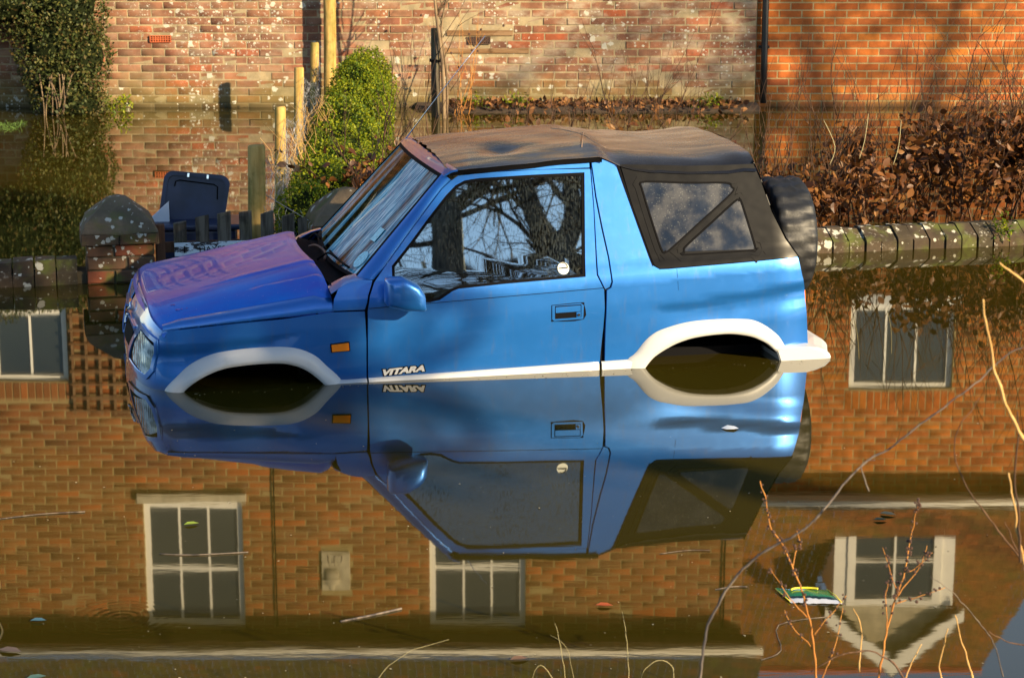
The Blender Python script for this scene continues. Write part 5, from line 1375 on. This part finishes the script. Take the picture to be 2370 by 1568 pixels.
for mr in (False, True):
    flare('wheel_arch_trim', A1, B1, mr); flare('wheel_arch_trim', A2, B2, mr)
    for nm, a, b in (('sill_trim', .03, Dx-G), ('sill_trim', Dx+G, 1.318-G), ('sill_trim', 1.318+G+.006, 1.50)):
        zt = lambda u: .006 + .0245*max(0, (u-.1))/1.25 + .004
        V0 = []; F0 = []; n = 20
        for i in range(n+1):
            u = a+(b-a)*i/n
            for dv, w in ((0.0, zt(u)+.003), (-.008, zt(u)+.001), (-.020, zt(u)-.006), (-.026, -.02), (-.026, -.08), (0, -.08)):
                p = PS(u, max(w, -.05)); V0.append((u, (CW-p[1]-dv) if mr else p[1]+dv, w))
        for i in range(n):
            for j in range(5): k = i*6+j; F0.append((k, k+1, k+7, k+6) if not mr else (k, k+6, k+7, k+1))
        F0 += [tuple(range(6)), tuple(range(n*6, n*6+6))]
        from_np(nm, V0, F0, M_WHITE, car)
    # dark wheel housings
    for A in (arF, arR):
        V0, F0 = [], []; k = len(A)
        for i, (a, b) in enumerate(A):
            p = PS(a, max(b, -.05)); y = CW-p[1] if mr else p[1]
            V0 += [(p[0], y, b), (p[0], (CW-.42) if mr else .42, b)]
        c = len(V0); V0 += [(A[0][0], (CW-.42) if mr else .42, -.1), (A[-1][0], (CW-.42) if mr else .42, -.1), (A[0][0], CW if mr else 0.02, -.1), (A[-1][0], CW if mr else 0.02, -.1)]
        for i in range(k-1): F0.append((2*i, 2*i+1, 2*i+3, 2*i+2))
        F0.append(tuple([c] + [2*i+1 for i in range(k)] + [c+1]))
        from_np('wheel_housing', V0, F0, M_DARK, car)
# tyres just below the surface inside the housings
def wheel(name, u, v, w, r, width, axis='v', tread=True, rim=True):
    e = empty(name, (u, v, w), parent=car)
    prof = [(-.5,.60),(-.52,.80),(-.49,.93),(-.42,.985),(-.30,1),(-.14,1.004),(0,1.005),(.14,1.004),(.30,1),(.42,.985),(.49,.93),(.52,.80),(.5,.60)]
    n = 96; V0 = []; F0 = []; m_ = len(prof)
    for i in range(n):
        a = 2*math.pi*i/n
        for j, (x, rr_) in enumerate(prof):
            R_ = rr_*r
            if tread:
                if j in (3, 4, 8, 9) and (i + (1 if j > 6 else 0))//2 % 2 == 0: R_ -= .015
                if j in (5, 7): R_ -= .012
                if j == 6 and i//2 % 2 == 0: R_ -= .013
            V0.append((x*width, R_*math.cos(a), R_*math.sin(a)) if axis == 'u' else (R_*math.cos(a), x*width, R_*math.sin(a)))
    for i in range(n):
        for j in range(m_-1): k = i*m_+j; k2 = ((i+1) % n)*m_+j; F0.append((k, k+1, k2+1, k2))
    from_np('tyre', V0, F0, M_TYRE, e)
    V0, F0 = [], []; n = 32; rp_ = [(-.38,.60),(-.30,.55),(-.10,.50),(-.12,.2),(-.14,.02),(.34,.02),(.36,.5),(.40,.60)]
    for i in range(n):
        a = 2*math.pi*i/n
        for x, rr_ in rp_: V0.append((x*width, rr_*r*math.cos(a), rr_*r*math.sin(a)) if axis == 'u' else (rr_*r*math.cos(a), x*width, rr_*r*math.sin(a)))
    m_ = len(rp_)
    for i in range(n):
        for j in range(m_-1): k = i*m_+j; k2 = ((i+1) % n)*m_+j; F0.append((k, k+1, k2+1, k2))
    from_np('rim', V0, F0, M_SILVER, e, smooth=True)
    return e
for u in (-.335, 1.88):
    for v in (.15, CW-.15): wheel('wheel', u, v, -.36, .335, .20)
sw = wheel('spare_wheel', 2.435, .62, .500, .312, .20, 'u')
box('spare_carrier', (2.33, 2.40, .50, .74, .36, .58), M_DARK, car)
# bonnet
def hood_w(u, v):
    k = max(-.1, min(1.05, (u+.727)/.757)); we = .286 + .064*k; rise = .092 + .098*k
    x = abs(v-CW/2)/.765; w = we + rise*(1-min(1, x)**5)
    d = abs(v-CW/2)
    w += .010*sm((u+.36)/.10)*sm((.02-u)/.04)*sm((d-.575)/.02)*sm((.715-d)/.03)
    w += .007*sm((.44-d)/.025)*sm((u+.62)/.35) - .004*sm((.40-d)/.05)*sm((u+.62)/.35)
    uf = hood_front(v); e = (u-uf)
    q_ = hood_rear(v) - u
    if q_ < .05: w -= .014*(1-max(0, q_)/.05)**2 + .018*(1-max(0, q_)/.05)**2*sm((x-.75)/.25)
    if e < .05: w -= .030*(1-max(0, e)/.05)**2
    return w
def hood_front(v):
    """plan of the leading edge"""
    d = min(v, CW-v); t = min(1, d/.70)
    return -.742 - .100*(1-(1-t)**2.4)
def hood_rear(v):
    x = (v-CW/2)/.74; return .046 - .075*(1-x*x)
def HF(t, v):
    uf, ur = hood_front(v), hood_rear(v); u = uf + (ur-uf)*t
    return (u, v, hood_w(u, v))
panel('bonnet', densify([(0.0, .020), (1.0, .014), (1.0, CW-.014), (0.0, CW-.020)], .1), HF, M_HOOD, car, step=.018, lip=.018, flip=False)
# bonnet side flanks turn down to the shut line in body blue
for mr in (False, True):
    def FL_(t, s):
        v = .014 + .005*(1-t); u0 = hood_front(v); u = u0 + (.034-u0)*t; wl = .289 + .055*t
        top = hood_w(u, .075); s_ = s
        vv_ = .008 + .070*max(0.,s_)**1.9; return (u, vv_, wl*(1-s_) + (top+.0025)*s_ + .012*math.sin(math.pi*s_))
    panel('bonnet_flank', [(0, 0), (1, 0), (1, 1), (0, 1)], FL_, M_BLUE, car, step=.10, lip=.008, mirror=mr)
# faded pink sticker letters on the bonnet corner
for i, s_ in enumerate(('4', 'EH')):
    u_, v_ = -.70 + i*.018, .20 - i*.055
    text_mesh('faded_sticker', s_, .05, simple('faded_pink', (.60,.10,.26), .6), car, Matrix.Translation((u_, v_, hood_w(u_, v_)+.006)) @ Matrix.Rotation(-.12, 4, 'X') @ Matrix.Rotation(-.1, 4, 'Y'), extrude=.0004)
# cowl panel, wipers
def CF(t, v):
    u = hood_rear(v)+.012 + t*.15; x = abs(v-CW/2)/.70; return (u, v, .440 - .03*t + .035*(1-x**3) )
panel('scuttle_panel', densify([(0, .09), (1, .12), (1, CW-.12), (0, CW-.09)], .1), CF, M_DARK, car, step=.08, lip=0)
# windscreen
def WS(b, a):
    """a across 0..1, b up 0..1"""
    va = .118 + (CW-.236)*a; vb = .20 + (CW-.40)*a; bow = 1-(2*a-1)**2
    u = (.160 - .060*bow)*(1-b) + (.586 - .030*bow)*b; v = va*(1-b)+vb*b
    return (u, v, .482*(1-b) + .943*b + .010*bow*b - .012*(1-b)*bow)
fr = 0.0
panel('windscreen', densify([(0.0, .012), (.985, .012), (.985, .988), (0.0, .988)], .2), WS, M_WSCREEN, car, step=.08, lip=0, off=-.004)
panel('windscreen_seal', [(-.015, -.006), (1.0, -.006), (1.0, 1.006), (-.015, 1.006)], WS, M_BLACK, car, step=.08, lip=.006, off=.001, holes=[[(.012, .012), (.972, .012), (.972, .988), (.012, .988)]])
outerA = [(.228, .478), (.288, .537), (.37, .637), (.451, .733), (.53, .826), (.579, .880), (.626, .918)]
def strip_surf(n_in, n_out, name, mr):
    V0, F0 = [], []; n = 18; k = 6
    def on(P_, t):
        f = t*(len(P_)-1); i = min(len(P_)-2, int(f)); g = f-i; return tuple(P_[i][j]*(1-g)+P_[i+1][j]*g for j in range(len(P_[0])))
    for i in range(n+1):
        t = i/n; a = Vector(WS(t*1.02, -.004)) ; q = on(n_out, t); b = Vector(PS(*q)); 
        mid_ = (a+b)/2 + Vector((-.014, -.020, .004))
        for j in range(k+1):
            s = j/k; p = a*(1-s)**2 + mid_*2*s*(1-s) + b*s*s; V0.append(p)
        V0.append(b + Vector((.010, .020, -.004)))
    m_ = k+2
    for i in range(n):
        for j in range(m_-1): x = i*m_+j; F0.append((x, x+m_, x+m_+1, x+1))
    if mr: V0 = [Vector((v.x, CW-v.y, v.z)) for v in V0]; F0 = [f[::-1] for f in F0]
    from_np(name, [tuple(v) for v in V0], F0, M_BLUE, car, smooth=True)
for mr in (False, True): strip_surf(None, outerA, 'windscreen_pillar', mr)
def HDR(b, a):
    p0 = Vector(WS(1.0, a*1.02-.01)); e = Vector((.060, 0, .030)); bow = 1-(2*a-1)**2
    p = p0 + e*b; p.y += (.5-a)*-.05*b; p.z += .006*math.sin(b*math.pi); return tuple(p)
panel('windscreen_header', [(0, -.03), (1, -.03), (1, 1.03), (0, 1.03)], HDR, M_BLUE, car, step=.12, lip=.01)
def wiper(a0, a1, b):
    V0, F0 = [], []
    P_ = [Vector(WS(b + .02*i, a0+(a1-a0)*i/8)) + Vector((-.012, 0, .010)) for i in range(0, 9)]
    P_ = [Vector(WS(b*(1-i/8)+.03*(i/8)+.02, a0+(a1-a0)*i/8)) + Vector((-.012, 0, .012)) for i in range(9)]
    tube_np(P_, .006, 5, V0, F0); arm = [Vector(WS(-.10, a1+.03)) + Vector((-.01,0,.03)), P_[6]+Vector((-.03,0,.012)), P_[4]+Vector((-.006,0,.006))]
    w = empty('wiper', parent=car); from_np('wiper_blade', [tuple(v) for v in V0], F0, M_BLACK, w)
    V0, F0 = [], []; tube_np(smooth_path(arm), .0055, 5, V0, F0); from_np('wiper_arm', [tuple(v) for v in V0], F0, M_BLACK, w)
wiper(.08, .42, .012); wiper(.50, .84, .012)
tube('scuttle_hose', smooth_path([(.03,.85,.50),(.06,.80,.515),(.09,.70,.50),(.07,.55,.49)]), .006, simple('perished_hose', (.16,.06,.03), .6), car)
# screen stickers
def ws_patch(name, b0, b1, a0, a1, m):
    n = 6; V0 = []; F0 = []
    for i in range(n+1):
        for j in range(n+1): V0.append(tuple(Vector(WS(b0+(b1-b0)*i/n, a0+(a1-a0)*j/n)) + Vector((-.001, 0, .001))))
    for i in range(n):
        for j in range(n): k = i*(n+1)+j; F0.append((k, k+1, k+n+2, k+n+1))
    return from_np(name, V0, F0, m, car)
M_PERMIT = simple('paper_permit', (.45,.75,.80), .6, var=.15, vs=60)
ws_patch('paper_permit', .30, .42, .085, .145, M_PERMIT)
V0 = [tuple(Vector(WS(.135 + .075*math.cos(2*math.pi*i/24), .075 + .045*math.sin(2*math.pi*i/24))) + Vector((-.001,0,.001))) for i in range(24)]
td = from_np('tax_disc', V0, [tuple(range(24))], simple('disc_paper', (.35,.68,.80), .6, var=.3, vs=70), car)
# mirror
mg = [(.262,.512),(.345,.518),(.418,.478),(.445,.432),(.452,.352),(.346,.360),(.262,.385)]
for mr in (False, True):
    bm = bmesh.new(); cen = Vector((sum(a for a, _ in mg)/7, sum(b for _, b in mg)/7)); rings = []
    for (dv, sc, sh) in ((.015,.55,-.03),(-.02,.72,-.02),(-.05,.95,0),(-.10,1.0,0),(-.145,.97,.004),(-.170,.86,.010),(-.178,.5,.016)):
        ring_ = []
        for a, b in mg:
            q = cen + (Vector((a, b))-cen)*sc; ring_.append(bm.verts.new((q.x+sh*.6, (CW-dv) if mr else dv, q.y)))
        rings.append(ring_)
    for a, b in zip(rings, rings[1:]):
        for i in range(7): bm.faces.new((a[i], a[(i+1) % 7], b[(i+1) % 7], b[i]))
    bm.faces.new(rings[-1]); bm.faces.new(rings[0][::-1]); bmesh.ops.recalc_face_normals(bm, faces=bm.faces)
    o = from_bm('door_mirror', bm, M_BLUE, car, smooth=True); md = o.modifiers.new('b', 'BEVEL'); md.width = .012; md.segments = 3; md.limit_method = 'ANGLE'; md.angle_limit = R(25)
# soft top
WNt = [(.60,.958),(.66,.962),(.85,.974),(1.1,.990),(1.30,1.006),(1.345,1.008),(1.39,.996),(1.46,.955),(1.60,.925),(1.80,.913),(2.0,.909),(2.14,.915)]
R1t = [(.60,.004),(.75,.012),(1.10,.012),(1.31,.004),(1.40,.012),(1.50,.045),(1.65,.066),(1.85,.062),(2.0,.072),(2.14,.078)]
R2t = [(.60,.032),(.9,.036),(1.15,.038),(1.30,.040),(1.5,.034),(1.75,.022),(2.0,.030),(2.14,.022)]
def smooth_tab(t, x): return (interp(t, x-.03)+interp(t, x)*2+interp(t, x+.03))/4
def RF(s, x):
    wn = smooth_tab(WNt, s); vn = V(s, wn)-.012; v = CW/2 + x*(CW/2 - vn); ax_ = min(1, abs(x))
    w = wn + smooth_tab(R1t, s)*(1-ax_**9) + smooth_tab(R2t, s)*(1-ax_*ax_)
    w -= .026*math.exp(-((s-.93)/.085)**2-((x+.52)/.15)**2)             # sagging pocket
    w += .010*math.exp(-((s-1.31-.10*(x+1))/.05)**2)*(1-ax_**6) + .006*math.exp(-((s-2.06)/.05)**2)
    w += .006*math.sin((s*1.2+x*2.1)*5)*math.exp(-((s-1.33)/.22)**2)*ax_
    w += (.0035*noise.noise(Vector((s*7, x*5, 3))) + .004*noise.noise(Vector((s*3+x*2, x*9, 7)))*ax_)*(1-ax_**12)
    if ax_ > .80: w += .004*noise.noise(Vector((s*16, 1, x)))*(ax_-.8)/.2
    return (s + (.012*noise.noise(Vector((x*9, 0, 0))) if s < .64 else 0) + .02*(x+1)/2*(1-(s-.6)/1.5), v, w)
roof = panel('soft_top', densify([(.612, -1), (2.13, -1), (2.13, 1), (.612, 1)], .12), RF, M_VINYL, car, step=.026, lip=0)
def GT(s, x):
    p = Vector(RF(s, -1)); return (p.x, p.y - .006 + .004*x, p.z + .002 - .022*x)
panel('roof_welt', [(.62, 0), (1.36, 0), (1.36, 1), (.62, 1)], GT, M_BLACK, roof, step=.06, lip=.006)
tube('crease_line', [Vector(RF(1.30+.14*i/12+.0, -.75+.85*i/12)) + Vector((0, 0, .0015)) for i in range(13)][::-1], .0022, simple('worn_crease', (.35,.22,.14), .7), roof, k=4)
tube('crease_line', [tuple(Vector(RF(1.44-.14*i/12, -.62+.95*i/12)) + Vector((0, 0, .001))) for i in range(13)], .0018, simple('worn_fold', (.35,.24,.16), .7), roof, k=4)
# rear screen sloping down to the tail
def RS(t, x):
    us, ws = zip(*[(2.116,.955),(2.128,.915),(2.150,.868),(2.196,.722),(2.256,.594),(2.318,.500)]); f = max(0, min(.9999, t))*5; i = int(f); g = f-i
    u, w = us[i]*(1-g)+us[i+1]*g, ws[i]*(1-g)+ws[i+1]*g; y = PS(u, w)[1] + .002
    return (u + .05*(1-x**4)*(.4+math.sin(max(0, min(1, t))*math.pi)), CW/2 + x*(CW/2-y), w + .06*(1-x*x)*(1-t)*.9)
panel('rear_screen', densify([(0, -1), (1, -1), (1, 1), (0, 1)], .2), RS, M_SIDE, car, step=.07, lip=.01, flip=True)
# side screens
cv = [(1.452, .965), (1.595, .960), (1.785, .950), (1.978, .948), (2.118, .950), (2.150, .868), (2.196, .722), (2.256, .594), (2.318, .5055), (2.207, .5025), (2.012, .4925), (1.819, .4845), (1.659, .4775), (1.615, .4775), (1.592, .4925), (1.582, .518), (1.553, .608), (1.500, .776)]
for mr in (False, True):
    cs = side('side_screen', cv, M_SIDE, mirror=mr, off=.003, lip=.01)
    for T in (TRI_UP, TRI_LOW):
        T2 = sp2(T + [T[0]], 4)[:-1]
        side('clear_window', T2, M_CLEAR, parent=cs, mirror=mr, off=.0055, lip=.002)
        side('window_welt', offset_poly(T2, .007), M_BLACK, parent=cs, mirror=mr, off=.0075, lip=.004, holes=[offset_poly(T2, -.001)])
        side('stitched_hem', offset_poly(T2, .034), M_SIDE, parent=cs, mirror=mr, off=.0052, lip=.002, holes=[offset_poly(T2, .009)])
for mr in (False, True):
    side('screen_edge_seal', [(1.425, .960), (1.448, .957), (1.497, .776), (1.549, .608), (1.578, .518), (1.589, .4925), (1.583, .490), (1.574, .516), (1.545, .606), (1.492, .774), (1.435, .955)], M_BLACK, mirror=mr, off=.004, lip=.004)
# rear bumper
bp = [(2.205, .060), (2.28, .0625), (2.37, .0625), (2.42, .054), (2.465, .038), (2.492, .012), (2.50, -.08), (2.245, -.08), (2.233, -.02)]
bm = bmesh.new(); secs = []
for (v, k) in ((.0, .0), (.012, .006), (.06, .016), (.20, .028), (CW/2, .034), (CW-.20, .028), (CW-.06, .016), (CW-.012, .006), (CW, 0)):
    sx_ = 0 if v < .1 or v > CW-.1 else .05
    secs.append([bm.verts.new((u + (sx_ if u > 2.38 else 0) - (.02 if (v in (0, CW) and u > 2.4) else 0), v-.018 if v < .5 else v+.018*(v > 1), w + (k if w > .0 else 0)*.5)) for u, w in bp])
for a, b in zip(secs, secs[1:]):
    for i in range(len(bp)): bm.faces.new((a[i], a[(i+1) % len(bp)], b[(i+1) % len(bp)], b[i]))
bm.faces.new(secs[0]); bm.faces.new(secs[-1][::-1]); bmesh.ops.recalc_face_normals(bm, faces=bm.faces)
bmesh.ops.bevel(bm, geom=[e for e in bm.edges if e.calc_face_angle(0) > .5], offset=.005, segments=2, affect='EDGES')
from_bm('rear_bumper', bm, M_WHITE, car)
# tail: back panel and lamps
def BP(t, x):
    v = CW/2 + x*(CW/2-.045); a = Vector((2.322 + .03*(1-x**4), v, .503)); b = Vector((2.384 + .03*(1-x**4), v, .03)); return tuple(a*(1-t)+b*t)
panel('tailgate', densify([(0, -1), (1, -1), (1, 1), (0, 1)], .3), BP, M_BLUE, car, step=.15, lip=0, flip=True)
for mr in (False, True):
    for (w0, w1, m_, nm) in ((.235,.335,M_AMBER,'amber_lens'),(.205,.233,M_PALE,'clear_lens'),(.075,.203,M_RED,'red_lens')):
        u0, u1 = 2.392 - (w0)*.13, 2.392 - (w1)*.13
        bm = bmesh.new(); vs_ = bx(bm, 0, .018, .05, .20, w0, w1)
        for v in vs_: v.co.x += 2.378 - v.co.z*.085; v.co.y = CW - v.co.y if mr else v.co.y
        bmesh.ops.recalc_face_normals(bm, faces=bm.faces); from_bm(nm, bm, m_, car)
# cabin: floor, dash, seats, wheel
box('cabin_floor', (-.1, 2.2, .20, CW-.20, -.15, .04), M_DARK, car)
box('dashboard', (.20, .42, .18, CW-.18, .30, .46), M_INT, car, bev=.03)
for v in (.22, .86):
    e = empty('seat', (0, 0, 0), parent=car)
    bm = bmesh.new(); bx(bm, .72, 1.20, v, v+.48, .10, .26, bev=.05); from_bm('cushion', bm, M_SEAT, e, smooth=True)
    bm = bmesh.new(); bx(bm, 1.08, 1.22, v+.02, v+.46, .26, .70, bev=.05)
    for q in bm.verts: q.co.x += (q.co.z-.26)*.30
    from_bm('backrest', bm, M_SEAT, e, smooth=True)
    bm = bmesh.new(); bx(bm, 1.22, 1.31, v+.11, v+.37, .72, .87, bev=.035)
    for q in bm.verts: q.co.x += (q.co.z-.5)*.1
    from_bm('headrest', bm, M_SEAT, e, smooth=True)
pts = [(.50+.09*math.cos(a)*.35, 1.08+.185*math.sin(a), .50+.185*math.cos(a)*.9) for a in np.linspace(0, 2*math.pi, 25)]
tube('steering_wheel', pts, .014, M_BLACK, car)
tube('roll_bar', smooth_path([(1.42,.24,.1),(1.40,.25,.80),(1.40,.36,.95),(1.40,CW/2,.97),(1.40,CW-.36,.95),(1.40,CW-.25,.80),(1.42,CW-.24,.1)]), .022, M_BLACK, car, k=10)
# radio aerial rising from the far screen pillar
tube('aerial', [(.585, CW-.19, .925), (.79, CW-.24, 1.20), (1.02, CW-.30, 1.50)], [.0035, .0026, .0014], M_CHROME, car)

# ------------------------------------------------------------------ groups of alike things
GR = {'gate_pillar': 'brick gate pillars either side of the picket gate', 'low_garden_wall': 'low garden walls with brick copings', 'floating_leaf': 'leaves floating on the flood water',
      'floating_stick': 'sticks and straws floating on the flood water', 'dock_stem': 'reddish seed stems in the foreground', 'dead_stem': 'dead stems in the foreground', 'cane': 'pale canes at the picture edges',
      'grass_stalk': 'dry grass stalks along the bottom', 'twig': 'bare twigs at the lower right', 'bramble_stem': 'bramble stems at the lower right', 'weed': 'green weeds at the foot of the old wall',
      'beech_hedge': 'brown beech hedging behind the low wall', 'bare_tree': 'bare trees outside the frame'}
for o in bpy.data.objects:
    k = o.name.split('.')[0]
    if o.parent is None and k in GR and 'label' in o: o['group'] = GR[k]
